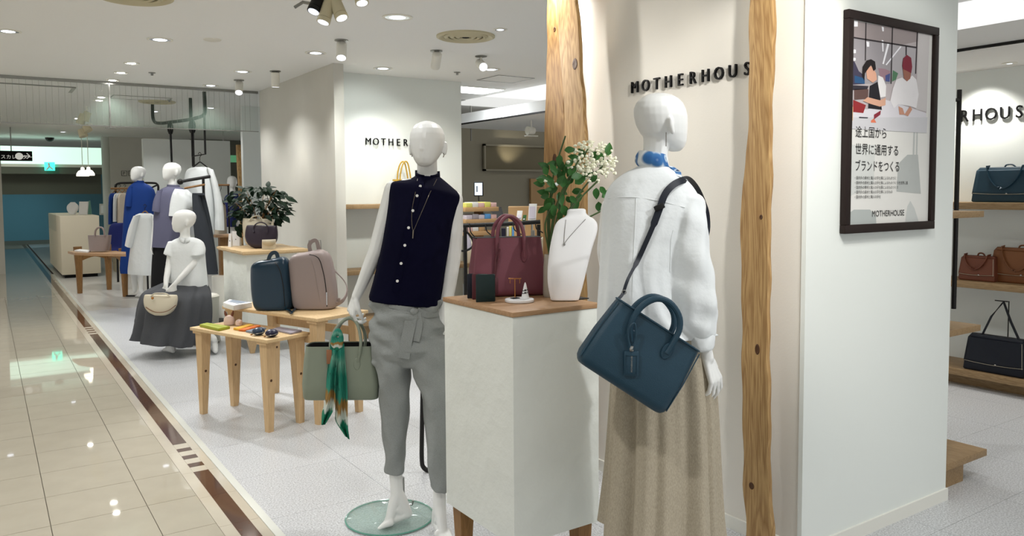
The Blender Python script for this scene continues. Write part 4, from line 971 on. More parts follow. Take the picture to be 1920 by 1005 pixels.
# book on the tall table
flat('book', 'thick white paperback at the far end of the tall pine table', 'book', [(418, 567), (430, 561), (473, 567), (438, 573)], ZH, .035, 'paper')
bk = [o for o in sc.objects if o.name.startswith('book')][-1]
P_ = [onz(x, y, ZH+.0355) for x, y in ((426, 565.5), (436, 562), (466, 566.5), (446, 569.5))]
MB().add(P_, [(0, 1, 2, 3)]).build('cover_print', 'bluegrey_cover', bk, smooth=0, recalc=False)
# backpacks
def backpack(label, rws, x, y, m, hx, strap_pts, zipp, dd=.09, silver=False, fold=None):
    p = onz(x, y, ZH); D = dep(p) + dd; t = thing('backpack', p, label, 'backpack', 'leather backpacks')
    R_ = smoothrows(rws, 4); 
    b = organic(MB().loft(rows(R_, D, 56, 3.4, fold, zmin=ZH+.004)), 'body', m, t, .006, 4); tr = bvh(b)
    h = MB(); pts = [at(a, b_, D+c) for a, b_, c in hx]; h.strap(curve(pts, 5), .026, .006, -HF); h.build('top_handle', m, t)
    s_ = MB(); s_.strap(curve([at(a, b_, D+c) for a, b_, c in strap_pts], 5), .032, .006, HR); s_.build('shoulder_strap', m, t)
    z = [hit(tr, a, b_, .001, D) for a, b_ in zipp]; MB().tube(curve(z, 4), .0028, 6).build('zipper', 'chrome' if silver else 'black_metal', t)
    return t, tr, D
bp1, tr1, D1 = backpack('dark teal leather backpack on the tall pine table', [(498, 488, 526, 481, .02, .0), (483, 490, 536, 483, .055), (474, 497, 541, 490, .072), (472, 510, 544, 504, .078), (473, 540, 547, 536, .082), (476, 565, 549, 562, .084), (480, 576, 547, 577, .082), (487, 581, 542, 584, .07), (500, 583, 535, 586, .04)], 515, 584, 'blue_leather',
    [(502, 494, .0), (506, 480, 0), (512, 474, 0), (519, 476, 0), (523, 494, 0)], [(538, 492, .08), (548, 520, .11), (555, 548, .1), (553, 572, .06), (540, 578, .0)], [(494, 489), (508, 487), (519, 496), (527, 515), (532, 545), (534, 575)])
for pts in (((535, 578), (545, 584), (552, 581), (556, 572)), ((540, 580), (548, 586), (545, 588))):
    MB().strap(curve([onz(a, b_, ZH+.012) for a, b_ in pts], 5), .014, .005, ZU).build('strap_end', 'blue_leather', bp1)
bp2, tr2, D2 = backpack('taupe leather backpack on the tall pine table beside the teal one', [(568, 474, 600, 467, .02, .0), (556, 476, 608, 470, .06), (547, 482, 615, 475, .082), (543, 495, 621, 486, .09), (545, 520, 627, 513, .096), (548, 548, 631, 543, .1), (551, 568, 632, 566, .098), (556, 577, 628, 577, .09), (570, 580, 618, 582, .06)], 590, 582, 'taupe_leather',
    [(583, 474, 0), (580, 460, 0), (586, 452, 0), (594, 453, 0), (599, 474, 0)], [(602, 472, .05), (614, 492, .12), (630, 510, .14), (646, 528, .12), (651, 545, .08), (644, 562, .03), (628, 572, -.02)], [(580, 477), (597, 484), (606, 510), (611, 540), (613, 575)], silver=False)
MB().tube([hit(tr2, 612.5, 548, .003, D2), hit(tr2, 613, 572, .003, D2)], .004, 6).build('zip_pull', 'chrome', bp2)
m = MB(); m.M = frame(at(634, 563, D2), HR, HF, ZU); m.rbox((-.016, -.008, -.012), (.016, .008, .016), .003); m.build('strap_buckle', 'taupe_leather', bp2)
MB().tube(curve([hit(tr2, 583, 486, .001, D2), hit(tr2, 590, 510, .001, D2), hit(tr2, 596, 545, .001, D2), hit(tr2, 603, 578, .001, D2)], 4), .002, 6).build('front_seam', 'taupe_leather', bp2)
m = MB(); q0 = at(590, 450, D2+.12); m.tube([at(578, 470, D2+.12), at(579, 451, D2+.12), at(601, 450, D2+.12), at(602, 470, D2+.12)], .0035, 6); q = at(601, 470, D2+.12); m.tube([q, V((q.x, q.y, ZH))], .0035, 6); m.build('display_hook', 'steel', bp2)

# ---------------------------------------------------------------- second plinth with bags and the leafy plant
PX2, PY2 = (1.985, 2.46), (7.35, 8.20); Z2 = .962
pl2 = thing('display_plinth', (2.22, 7.78, 0), 'white plinth with live-edge wooden top below the leafy plant', 'plinth')
MB().rbox((PX2[0], PY2[0], .15), (PX2[1], PY2[1], Z2-.034), .004).build('body', 'plaster', pl2)
rn = random.Random(5); top = []
x0, x1, y0, y1 = PX2[0]-.05, PX2[1]+.12, PY2[0]-.05, PY2[1]+.04
edge = [(x0 + (x1-x0)*i/10, y0 + rn.uniform(-.012, .012)) for i in range(11)] + [(x1 + rn.uniform(-.012, .012), y0 + (y1-y0)*i/10) for i in range(1, 11)] + [(x1 - (x1-x0)*i/10, y1 + rn.uniform(-.012, .012)) for i in range(1, 11)] + [(x0 + rn.uniform(-.012, .012), y1 - (y1-y0)*i/10) for i in range(1, 10)]
c2 = V(((x0+x1)/2, (y0+y1)/2, 0))
MB().loft([[V((c2.x + (x-c2.x)*s, c2.y + (y-c2.y)*s, z)) for x, y in edge] for s, z in ((.965, Z2-.0335), (1.0, Z2-.018), (.99, Z2))]).build('top_board', 'pine_top', pl2, smooth=25)
for sx in (0, 1):
    for sy in (0, 1):
        x, y = PX2[sx] + (.05 if sx == 0 else -.05), PY2[sy] + (.06 if sy == 0 else -.06)
        MB().loft([[V((x+a*s, y+b*s, z)) for a, b in ((-1,-1),(1,-1),(1,1),(-1,1))] for s, z in ((.018, 0), (.045, .1495))]).build('foot', 'pine', pl2, smooth=20)
def on2(x, y): return onz(x, y, Z2)
# plum handbag
p = on2(490, 466); D_ = dep(p)+.05; kk = D_/F
pb2 = thing('handbag', p, 'dark plum half-moon handbag on the live-edge plinth', 'handbag')
R_ = smoothrows([(463, 422, 518, 423, .03), (461, 430, 520, 430, .045), (460, 442, 520.5, 442, .06), (463, 453, 518, 453, .07), (470, 461, 510, 461, .068), (478, 464.5, 504, 464.5, .05)], 4)
b = organic(MB().loft(rows(R_, D_, 48, 3.0, zmin=Z2+.004)), 'body', 'plum_leather', pb2, .006, 3)
for dd in (-.045, .03):
    MB().tube(curve([at(476, 436, D_+dd-.015), at(475, 428, D_+dd), at(480, 420, D_+dd), at(490, 417, D_+dd), at(499, 421, D_+dd), at(502, 429, D_+dd), at(501, 437, D_+dd-.015)], 5), .006, 8).build('handle', 'plum_leather', pb2)
# beige handbag behind it
D_ = D_ + .17; bb2 = thing('handbag', V((at(484, 460, D_).x, at(484, 460, D_).y, Z2)), 'ivory handbag standing behind the plum handbag', 'handbag')
R_ = smoothrows([(456, 409, 513, 411, .012), (455, 420, 513, 420, .03), (457, 440, 512, 440, .045), (461, 455, 508, 455, .045), (466, 460, 504, 460, .035)], 3)
MB().loft(rows(R_, D_, 40, 3.5, zmin=Z2+.001)).build('body', 'cream_leather', bb2, smooth=50)
MB().tube(curve([at(468, 414, D_-.03), at(472, 408, D_-.04), at(481, 404.5, D_-.045), at(489, 408, D_-.04), at(492, 416, D_-.03)], 5), .007, 8).build('handle', 'cream_leather', bb2)
# cream envelope pouch
p = on2(504, 468); D_ = dep(p)+.012; po = thing('envelope_pouch', p, 'small cream envelope pouch in front of the plum handbag', 'pouch')
m = MB(); m.loft(rows([(491.5, 450, 517, 448.5, .012), (491.5, 458, 517, 458, .015), (491.5, 468, 516.5, 467, .013)], D_, 40, 6, zmin=Z2+.001)); m.build('body', 'cream_leather', po)
m = MB(); vs = [at(x, y, D_-.0165) for x, y in ((491.5, 449.5), (517, 448.5), (516, 456), (511, 460), (504, 461.5), (497, 460), (492, 457))]; m.add(vs, [tuple(range(7))]); o = m.build('flap', 'cream_leather', po); s = o.modifiers.new('s', 'SOLIDIFY'); s.thickness = .003
# small white jewellery stands
for (xa, xb, ya, yb, lb) in ((434, 449, 434, 461, 'white card jewellery stand at the left end of the live-edge plinth'), (427.5, 433, 438, 463, 'narrow grey jewellery stand beside the white card stand')):
    p = on2((xa+xb)/2, yb); D_ = dep(p); t = thing('card_stand', p, lb, 'display stand'); m = MB(); kk = D_/F
    m.M = frame(p, HR, HF, ZU); h_ = (yb-ya)*kk; w_ = (xb-xa)*kk; m.add([(-w_/2, 0, 0), (w_/2, 0, 0), (w_/2, .03, h_), (-w_/2, .03, h_), (-w_/2, .06, 0), (w_/2, .06, 0), (w_/2, .036, h_), (-w_/2, .036, h_)], [(0,1,2,3), (5,4,7,6), (3,2,6,7), (0,3,7,4), (1,5,6,2), (0,4,5,1)]); m.build('card', 'white_bust', t, smooth=0)
    m2 = MB(); m2.M = m.M; m2.ball((0, .012, h_*.45), (.004, .004, .006), 8, 6); m2.build('pendant', 'black_metal', t)
# leafy plant in a pot
Dp = 7.98; pp = at(487, 455, Dp); pp = V((pp.x, pp.y, Z2))
pt = thing('potted_plant', pp, 'bushy dark green potted plant on the live-edge plinth', 'plant')
mat('pot_dark', (70, 62, 54), .7)
MB().lathe([(.055, 0), (.075, .12), (.078, .14), (.068, .14), (.062, .12)], pp, 20).build('pot', 'pot_dark', pt)
rn = random.Random(11); tm = MB(); pts = []
lm2 = leafmesh(.095, .054, .2, .25); lm2.materials.append(MT['leaf_dark'])
for i in range(16):
    a = rn.uniform(0, 2*PI); tx = 486 + 46*rn.uniform(-1, 1); ty = 382 + 26*rn.uniform(-1, .8); tip = at(tx, ty, Dp + rn.uniform(-.22, .2)); mid = pp + ZU*.22 + (tip-pp)*.35
    mid.z = (pp.z + .14 + tip.z)/2; tm.tube(curve([pp + ZU*.1, mid, tip], 4), [.007, .006, .005, .005, .004, .004, .003, .003, .002], 5)
tm.build('branches', 'walnut', pt)
n = 0
while n < 285:
    x = 487 + 56*rn.uniform(-1, 1); y = 385 + 36*rn.uniform(-1, 1)
    if ((x-487)/56)**2 + ((y-385)/37)**2 > 1: continue
    if y > 405 and 462 < x < 508 and rn.random() < .7: continue
    p = at(x, y, Dp + rn.uniform(-.22, .22)); leaf(lm2, pt, p, HR*((x-487)/50 + rn.uniform(-.5, .5)) + ZU*rn.uniform(-.6, .3) + HF*rn.uniform(-.7, .7), ZU + HR*rn.uniform(-.6, .6) - HF*rn.uniform(0, .9), rn.uniform(.6, 1.15)); n += 1
for x, y in ((532, 396), (528, 408), (515, 412), (440, 425), (445, 432), (448, 420), (443, 412), (430, 366), (438, 358), (436, 400), (441, 395)):
    leaf(lm2, pt, at(x, y, Dp-.1), HR*rn.uniform(-.5, .8) - ZU*.6, ZU*.4 - HF, rn.uniform(.8, 1.1))

# ---------------------------------------------------------------- seated mannequin
DS = 7.42
fs0 = onz(345, 640); sm_ = thing('mannequin', V((fs0.x, fs0.y, 0)), 'seated white mannequin in white short-sleeve shirt and charcoal skirt', 'mannequin')
m = MB(); head(m, at(345, 414, DS), -HR*.85 - HF*.5 - ZU*.1, ZU, .212, 1.05)
m.chain([(at(347, 428, DS), .045), (at(347, 442, DS+.01), .046), (at(347, 452, DS+.01), .06)], 10)
m.loft(rows(smoothrows([(330, 452, 366, 450, .07), (326, 480, 374, 480, .09), (330, 520, 380, 525, .1), (322, 545, 385, 550, .12)], 2), DS, 20))
m.chain([(at(324, 462, DS), .042), (at(318, 495, DS-.06), .036), (at(312, 522, DS-.14), .026), (at(311, 536, DS-.18), .022)], 10); w1 = at(311, 536, DS-.18); hand(m, w1, at(308, 556, DS-.2)-w1, -HF*.8-HR*.3, 1, (.5, .5, .5, .5), 1.0)
m.chain([(at(371, 466, DS), .042), (at(363, 495, DS-.08), .036), (at(338, 522, DS-.17), .027), (at(327, 534, DS-.2), .022)], 10); w1 = at(327, 534, DS-.2); hand(m, w1, at(317, 551, DS-.22)-w1, -HF*.9+HR*.2, -1, (.5, .5, .5, .5), 1.0)
m.chain([(at(345, 548, DS), .09), (at(305, 562, DS-.18), .065), (at(316, 610, DS-.12), .045), (at(320, 636, DS-.12), .032)], 10); foot(m, at(321, 640, DS-.1), onz(309, 657, .012), .03)
m.chain([(at(365, 548, DS), .09), (at(335, 570, DS-.10), .065), (at(375, 610, DS-.05), .045), (at(401, 636, DS-.12), .032)], 10); foot(m, at(402, 640, DS-.1), onz(394, 652, .012), .03)
organic(m, 'body', 'mannequin', sm_, .008, 5)
m = MB(); fo = lambda q, t: .012*math.sin(5*q+5*t) + .010*math.sin(9*q-3*t)*t
m.loft(rows(smoothrows([(335, 446, 360, 445, .05), (326, 450, 371, 448, .072), (319, 456, 379, 454, .09), (317, 470, 382, 468, .108), (318, 495, 384, 495, .118), (316, 520, 387, 524, .13), (317, 531, 388, 538, .13)], 3), DS, 48, 2.3, fo))
m.loft(rows(smoothrows([(317, 452, 332, 454, .06), (312, 464, 332, 468, .07, -.02), (308, 475, 330, 482, .07, -.04)], 3), DS, 24)); m.loft(rows(smoothrows([(362, 452, 380, 454, .06), (359, 466, 384, 466, .075, -.02), (358, 480, 383, 478, .075, -.05)], 3), DS, 24))
s1 = organic(m, 'shirt', 'white_cloth', sm_, .008, 2)
m = MB()
for s in (-1, 1): m.add([at(346, 447, DS-.075), at(346+s*11, 444, DS-.05), at(346+s*9, 452, DS-.09), at(346+s*1, 456, DS-.10)], [(0, 1, 2, 3)])
o = m.build('collar', 'white_cloth', s1); o.modifiers.new('s', 'SOLIDIFY').thickness = .005
fo2 = lambda q, t: (.035+.06*t)*(math.sin(7*q+2*t) + .6*math.sin(13*q+1))
MB().loft(rows(smoothrows([(318, 526, 387, 534, .11), (296, 536, 391, 544, .17, -.03), (276, 548, 393, 556, .22, -.08), (268, 570, 393, 580, .25, -.1), (263, 600, 390, 608, .26, -.1), (258, 624, 384, 636, .28, -.1), (257, 630, 381, 645, .285, -.1)], 4), DS, 120, 2.4, fo2)).build('skirt', 'charcoal_cloth', sm_, smooth=60)
# stool she sits on and her bag
p = onz(400, 648); p = V((p.x - .05, p.y + .22, 0)); sl = thing('stool', p, 'white rounded stool under the seated mannequin', 'stool')
MB().lathe([(.15, 0), (.17, .02), (.155, .2), (.165, .44), (.17, .47), (.15, .485)], p, 32).build('seat_drum', 'fixture_white', sl)
Dq = 7.08; p = at(302, 591, Dq); cb_ = thing('handbag', p, 'cream crescent handbag on the seated mannequin lap', 'handbag')
R_ = smoothrows([(271, 552, 333, 553, .02), (269.5, 562, 333, 563, .045), (272, 575, 330, 575, .058), (280, 585, 322, 586, .055), (292, 591, 312, 591, .04)], 4)
organic(MB().loft(rows(R_, Dq, 48, 2.6)), 'body', 'cream_leather', cb_, .007, 4)
MB().tube(curve([at(283, 556, Dq-.03), at(289, 551, Dq-.04), at(300, 550, Dq-.05), at(312, 551, Dq-.04), at(318, 556, Dq-.03)], 5), .006, 8).build('handle', 'cream_leather', cb_)
m = MB(); m.ball(at(286, 559, Dq-.06), (.012, .01, .012), 10, 6); m.build('stud', 'brass', cb_)
m = MB(); m.tube(curve([at(273, 576, Dq-.05), at(290, 585, Dq-.062), at(312, 584, Dq-.062), at(330, 572, Dq-.05)], 5), .003, 6); m.build('zipper', 'tan_leather', cb_)
# tall white planter
p = onz(414, 597); p = V((p.x, p.y, 0)); wp = thing('planter', p, 'tall white ceramic planter left of the live-edge plinth', 'planter')
D_ = dep(p); zt = 1.5 + (363-517)*-1*0 ; ht = (597-517)*D_/F
MB().lathe([(.05, 0), (.065, .02), (.085, ht*.6), (.09, ht), (.08, ht), (.078, ht-.03)], p, 28).build('pot', 'fixture_white', wp)
MB().lathe([(.077, ht-.031), (.02, ht-.022)], p, 20).build('soil', 'walnut', wp)
# bent black tube of a stand behind the navy-shirt mannequin
q = onz(800, 886); D_ = dep(q); t = thing('display_stand', V((q.x, q.y, 0)), 'bent black tube stand behind the grey trousers', 'stand'); q = at(797, 886, D_)
MB().tube(curve([at(795, 600, D_), at(793, 700, D_), at(791, 820, D_), at(791, 862, D_), at(794, 876, D_), at(806, 882, D_), at(850, 882, D_), at(900, 881, D_)], 4), .0125, 10).build('tube', 'black_metal', t)

# ---------------------------------------------------------------- garments and mannequins further back
def simple_mannequin(label, D, x, ytop, base, face, parts, feet=None, body=None):
    b0 = at(x, 450, D); t = thing('mannequin', V((b0.x, b0.y, 0)), label, 'mannequin')
    m = MB(); head(m, at(x, ytop + .105*F/D, D), face, ZU, .215, 1.08)
    yk = ytop + .2*F/D
    m.chain([(at(x+1, yk-.03*F/D, D), .045), (at(x+1, yk+.06*F/D, D), .05)], 10)
    body(m, t)
    organic(m, 'body', 'mannequin', t, .01, 4)
    for nm, rws, mt, fo in parts:
        R_ = smoothrows(rws, 3); mm = MB().loft(rows(R_, D, 40, 2.4, fo)); mm.build(nm, mt, t, smooth=60)
    return t
fo3 = lambda q, t: .03*t*(math.sin(6*q+1) + .6*math.sin(11*q+2))
D4 = 11.3
def b4(m, t):
    m.chain([(at(262, 400, D4), .1), (at(262, 470, D4), .09), (at(263, 520, D4), .04), (at(264, 540, D4), .03)], 10); foot(m, at(264, 543, D4), onz(256, 556, .012), .03)
    q = at(250, 470, D4); m.chain([(q, .08), (V((q.x, q.y, .1)), .03)], 10)
simple_mannequin('far mannequin in a long royal blue shirt dress near the far table', D4, 259, 312, None, -HR*.5-HF*.8, [
    ('dress', [(252, 342, 270, 343, .05), (243, 350, 283, 350, .09), (238, 362, 290, 362, .12), (235, 390, 292, 390, .15), (233, 430, 288, 430, .18), (231, 470, 276, 470, .19), (229, 500, 268, 500, .19), (231, 511, 263, 511, .18)], 'royal_cloth', fo3),
    ('sleeve', [(242, 352, 252, 350, .06, -.05), (237, 370, 252, 370, .08, -.08), (237, 386, 250, 388, .08, -.1)], 'royal_cloth', None), ('collar', [(252, 345, 270, 346, .052), (253, 338, 269, 339, .05)], 'royal_cloth', None)], body=b4)
D5 = 9.3
def b5(m, t):
    m.chain([(at(325, 365, D5), .1), (at(320, 440, D5), .1), (at(312, 520, D5), .08), (at(310, 570, D5), .04)], 10)
    m.chain([(at(300, 365, D5), .04), (at(292, 420, D5-.05), .034), (at(287, 455, D5-.08), .024)], 10); w1 = at(287, 455, D5-.08); hand(m, w1, at(284, 478, D5-.09)-w1, -HR, 1, (.3, .3, .3, .3))
    q = at(310, 560, D5); m.chain([(q, .04), (V((q.x, q.y, .1)), .03)], 10); foot(m, V((q.x, q.y, .1)), V((q.x, q.y, .012)) - HF*.15, .03)
simple_mannequin('far mannequin in mauve shirt, white top and black trousers behind the seated one', D5, 322, 305, None, -HR*.6-HF*.75, [
    ('shirt', [(313, 350, 336, 351, .05), (301, 356, 348, 356, .09), (295, 368, 356, 368, .12), (291, 395, 352, 395, .14), (289, 430, 345, 430, .15), (287, 462, 338, 464, .15)], 'mauve_cloth', fo3),
    ('sleeve', [(296, 358, 308, 356, .06, -.05), (289, 378, 305, 380, .07, -.08), (287, 395, 303, 398, .07, -.1)], 'mauve_cloth', None),
    ('draped_top', [(330, 354, 350, 356, .09, -.06), (325, 364, 362, 370, .12, -.06), (320, 385, 366, 390, .13, -.06), (319, 404, 354, 406, .13, -.06)], 'white_cloth', fo3),
    ('trousers', [(290, 455, 336, 457, .13), (287, 490, 334, 490, .13), (285, 535, 332, 535, .12), (286, 570, 330, 570, .1)], 'black_cloth', fo3), ('collar', [(313, 352, 337, 353, .052), (314, 346, 336, 347, .05)], 'mauve_cloth', None)], body=b5)
# garments on hangers
def hanger(t, x, y, w_, D, hookh=.09, dy=14):
    m = MB(); k = F/D
    m.tube(curve([at(x-w_, y+dy, D), at(x-w_*.4, y+dy*.35, D), at(x, y, D), at(x+w_*.4, y+dy*.35, D), at(x+w_, y+dy, D)], 4), .008, 6)
    m.build('hanger', 'walnut' if hookh < .1 else 'black_metal', t); m = MB(); p = at(x, y, D); m.tube(curve([p, p + ZU*hookh*.5, p + ZU*hookh*.75 + HR*.02, p + ZU*hookh, p + ZU*hookh*.8 - HR*.02], 4), .004, 6); m.build('hook', 'black_metal', t)
def garment(name, label, cat, D, parts, hx=None, group=None, off=0):
    x0, y0 = parts[0][1][-1][0], parts[0][1][-1][1]; t = thing(name, at(x0, y0, D), label, cat, group)
    for nm, rws, mt in parts: MB().loft(rows(smoothrows(rws, 3), D, 40, 2.4, lambda q, t_: .035*(.3+t_)*(math.sin(5*q+1) + .6*math.sin(9*q+2)))).build(nm, mt, t, smooth=60)
    if hx: hanger(t, *hx)
    return t
garment('shirt_dress', 'white short-sleeve shirt dress hung on the black rack before the blue dress', 'dress', 10.3, [('bodice', [(262, 400, 282, 400, .03), (252, 406, 290, 406, .06), (249, 425, 297, 425, .08), (247, 460, 299, 460, .1), (243, 500, 300, 502, .12), (243, 513, 300, 516, .12)], 'white_cloth'), ('sleeve', [(251, 405, 262, 403, .04, -.06), (242, 430, 256, 436, .06, -.06), (236, 460, 248, 465, .06, -.06)], 'white_cloth'), ('sleeve', [(284, 403, 291, 406, .04, -.06), (290, 430, 301, 430, .06, -.06), (292, 455, 303, 455, .06, -.06)], 'white_cloth')], (272, 396, 16, 10.3))
garment('shirt', 'sheer white long shirt hung from the ceiling rail', 'shirt', 9.6, [('bodice', [(366, 313, 386, 313, .03), (352, 318, 397, 318, .06), (347, 335, 402, 335, .08), (345, 370, 403, 370, .1), (348, 420, 402, 420, .1), (350, 440, 400, 440, .1)], 'white_cloth'), ('sleeve', [(388, 315, 399, 318, .04, -.04), (398, 345, 408, 345, .05, -.05), (404, 390, 418, 390, .06, -.06), (404, 430, 420, 432, .06, -.06)], 'white_cloth')], (375, 304, 14, 9.6, .12, 10))
garment('trousers', 'charcoal wide trousers hung on the black rack', 'trousers', 9.05, [('waist', [(361, 362, 382, 362, .03), (361, 366, 384, 366, .03)], 'dark_cloth'), ('leg', [(361, 366, 374, 366, .04), (363, 410, 386, 410, .06), (368, 460, 398, 460, .07), (372, 512, 408, 514, .08)], 'dark_cloth'), ('leg', [(371, 366, 384, 366, .04, .08), (374, 410, 394, 410, .05, .08), (380, 460, 402, 460, .06, .08), (384, 506, 408, 508, .07, .08)], 'dark_cloth')])
# front rack: single pole on a cross foot with a sloping arm
fp = onz(278, 556); rk = thing('garment_rack', V((fp.x, fp.y, 0)), 'black pole garment rack holding the white shirt dress', 'rack')
Dr = dep(fp); m = MB(); tp = at(277, 372, Dr); m.tube([V((fp.x, fp.y, .01)), V((fp.x, fp.y, tp.z))], .014, 8); m.build('pole', 'black_metal', rk)
m = MB(); tz = V((fp.x, fp.y, tp.z)); m.tube(curve([tz - HR*.04, tz + ZU*.03, tz + HR*.06 + ZU*.13, tz + HR*.2 + ZU*.2], 4), .012, 8); m.build('arm', 'black_metal', rk)
m = MB(); m.tube([V((fp.x, fp.y, .012)) - HR*.32, V((fp.x, fp.y, .012)) + HR*.3], .012, 8); m.tube([V((fp.x, fp.y, .012)) - HF*.25, V((fp.x, fp.y, .012)) + HF*.25], .012, 8); m.build('cross_foot', 'black_metal', rk)
# rack with the trousers: sloping head bar
q = at(381, 450, 9.1); rk2 = thing('garment_rack', V((q.x, q.y, 0)), 'black T-shaped garment rack holding the charcoal trousers', 'rack')
m = MB(); top_ = at(381, 333, 9.1); m.tube([V((top_.x, top_.y, .01)), top_], .016, 8); m.build('pole', 'black_metal', rk2)
m = MB(); m.tube([at(339, 341, 9.1), at(352, 338, 9.1), at(394, 331, 9.1)], .018, 8); m.ball(at(338, 341, 9.1), .035, 10, 8); m.build('head_bar', 'black_metal', rk2)
m = MB(); m.tube([at(346, 353, 9.08), at(384, 346, 9.08)], .012, 8); m.build('wooden_bar', 'walnut', rk2)
m = MB(); m.lathe([(.2, .002), (.2, .012), (.05, .018)], (top_.x, top_.y, 0), 24); m.build('foot_plate', 'black_metal', rk2)
# bent tube beside the skirt
q = onz(256, 628); tb = thing('display_stand', V((q.x, q.y, 0)), 'short bent black tube stand beside the charcoal skirt', 'stand')
Dq2 = dep(q); m = MB(); m.tube(curve([at(256, 628, Dq2), at(255, 605, Dq2), at(257, 597, Dq2), at(263, 595, Dq2), at(280, 596, Dq2)], 4), .018, 8); m.build('tube', 'black_metal', tb)
# rear hanging rail with clothes
q = at(255, 450, 13.2); r3 = thing('garment_rack', V((q.x, q.y, 0)), 'low black clothes rail against the far wall', 'rack')
m = MB(); D_ = 13.2; m.tube(curve([V((at(217, 400, D_).x, at(217, 400, D_).y, .01)), at(217, 365, D_), at(217, 350, D_), at(222, 344, D_), at(240, 343, D_), at(285, 343, D_), at(294, 345, D_), at(297, 352, D_), at(297, 370, D_), V((at(297, 400, D_).x, at(297, 400, D_).y, .01))], 3), .018, 8); m.build('rail', 'black_metal', r3)
for xa, xb, ya, yb, mm, lb in ((212, 221, 362, 420, 'royal_cloth', 'blue garment at the left end of the far rail'), (221, 228, 362, 415, 'white_cloth', 'white garment beside the blue one on the far rail'), (228, 240, 362, 418, 'beige_cloth', 'beige garment third on the far rail')):
    garment('hanging_garment', lb, 'garment', 13.1, [('cloth', [(xa+2, ya, xb-2, ya, .1), (xa, ya+8, xb, ya+8, .2), (xa, yb, xb, yb, .22)], mm)], ((xa+xb)/2, 356, 5, 13.1, .09, 6), 'garments on the far rail')
m = MB(); D_ = 13.0; t = thing('wooden_rail', at(232, 353, D_), 'pale wooden hanging bar before the far rail', 'rail'); m.tube([at(208, 353.5, D_), at(252, 353, D_)], .016, 8); m.build('bar', 'walnut', t)
# ceiling hung pipe frame
D_ = 10.2; pf = thing('pipe_frame', at(340, 230, D_), 'black pipe frame hung from the ceiling above the clothes', 'frame')
def cz(x, y, D): p = at(x, y, D); return V((p.x, p.y, ZC))
m = MB(); m.tube(curve([cz(286, 195, 10.9), at(286, 205, 10.9), at(287, 222, 10.9), at(292, 230, 10.8), at(305, 231, 10.7), at(320, 229, 10.6), at(350, 225, 10.3), at(372, 220, 9.9), at(383, 214, 9.7), at(384, 200, 9.67), cz(383, 175, 9.67)], 3), .022, 8); m.build('frame_pipe', 'black_metal', pf)
m = MB(); m.tube([cz(357, 186, 10.3), at(358, 225, 10.3)], .022, 8); m.build('drop_pipe', 'black_metal', pf)
for x, ya, yb, D in ((319, 229, 304, 10.5), (359, 226, 312, 10.2), (361, 226, 330, 10.1)):
    m = MB(); m.tube([at(x, ya, D), at(x+3, yb, D)], .014, 8); m.tube([at(x, ya, D) + V((.0, .0, 0)) + HR*.03*math.cos(a) + ZU*(-.08 + .08*math.sin(a)) for a in [2*PI*j/12 for j in range(12)]], .012, 6, closed=True); m.build('hanging_rod', 'black_metal', pf)
m = MB(); m.tube([at(383, 216, 9.7), at(385, 289, 9.7), at(361, 293, 9.8), at(360, 226, 9.9)], .013, 8); m.build('hanging_loop', 'black_metal', pf)

# ---------------------------------------------------------------- far table, tote, draped garment, counter
zt = .74
ft = thing('display_table', (1.42, 13.2, 0), 'far oak table with rounded top beside the aisle', 'table')
P_ = [onz(x, y, zt) for x, y in ((127, 471), (190, 469.5), (236, 472), (236, 476.5), (175, 475.5), (140, 474))]
m = MB(); c = sum(P_, V((0, 0, 0)))/6; m.loft([[V((p.x, p.y, z)) for p in P_] for z in (zt-.03, zt)]); m.build('table_top', 'oak_top', ft, smooth=20)
for x, y in ((150, 550), (205, 543), (235, 556)):
    p = onz(x, y); m = MB(); m.tube([V((p.x, p.y, 0)), V((p.x, p.y, zt*.55)), V((p.x-.01, p.y, zt-.031))], [.035, .05, .06], 10); m.build('leg', 'walnut', ft)
p = onz(150, 550); q = onz(205, 543); r = onz(235, 556)
for a, b in ((p, q), (q, r)):
    m = MB(); m.strap(curve([V((a.x, a.y, zt*.72)), V(((a.x+b.x)/2, (a.y+b.y)/2, zt*.80)), V((b.x, b.y, zt*.72))], 4), .10, .03, V((a.y-b.y, b.x-a.x, 0))); m.build('apron', 'walnut', ft)
D_ = 13.0; p = onz(190, 472, zt); gt = thing('tote_bag', p, 'grey tote bag on the far oak table', 'handbag'); D_ = dep(p)
MB().loft(rows([(170, 470, 203, 470, .07), (168, 455, 206, 455, .06), (166, 441, 208, 441, .045)], D_, 32, 4)).build('body', 'taupe_leather', gt, smooth=50)
MB().tube(curve([at(178, 443, D_-.05), at(179, 433, D_-.05), at(184, 427, D_-.05), at(191, 427, D_-.05), at(195, 433, D_-.05), at(196, 443, D_-.05)], 4), .012, 8).build('handle', 'taupe_leather', gt)
flat('book', 'pale closed book at the left end of the far oak table', 'book', [(139, 469), (150, 467), (170, 469), (165, 471.5)], zt, .02, 'paper')
dg = thing('draped_garment', onz(215, 473, zt), 'cobalt blue garment draped over the far oak table', 'garment'); D_ = 12.6
MB().loft(rows(smoothrows([(214, 418, 232, 418, .04), (207, 424, 234, 424, .08), (204, 445, 236, 445, .12), (200, 462, 238, 462, .15), (184, 470, 238, 471, .2, -.05), (184, 474, 238, 476, .2, -.05)], 3), D_, 40, 2.6, fo3)).build('cloth', 'cobalt_cloth', dg, smooth=60)
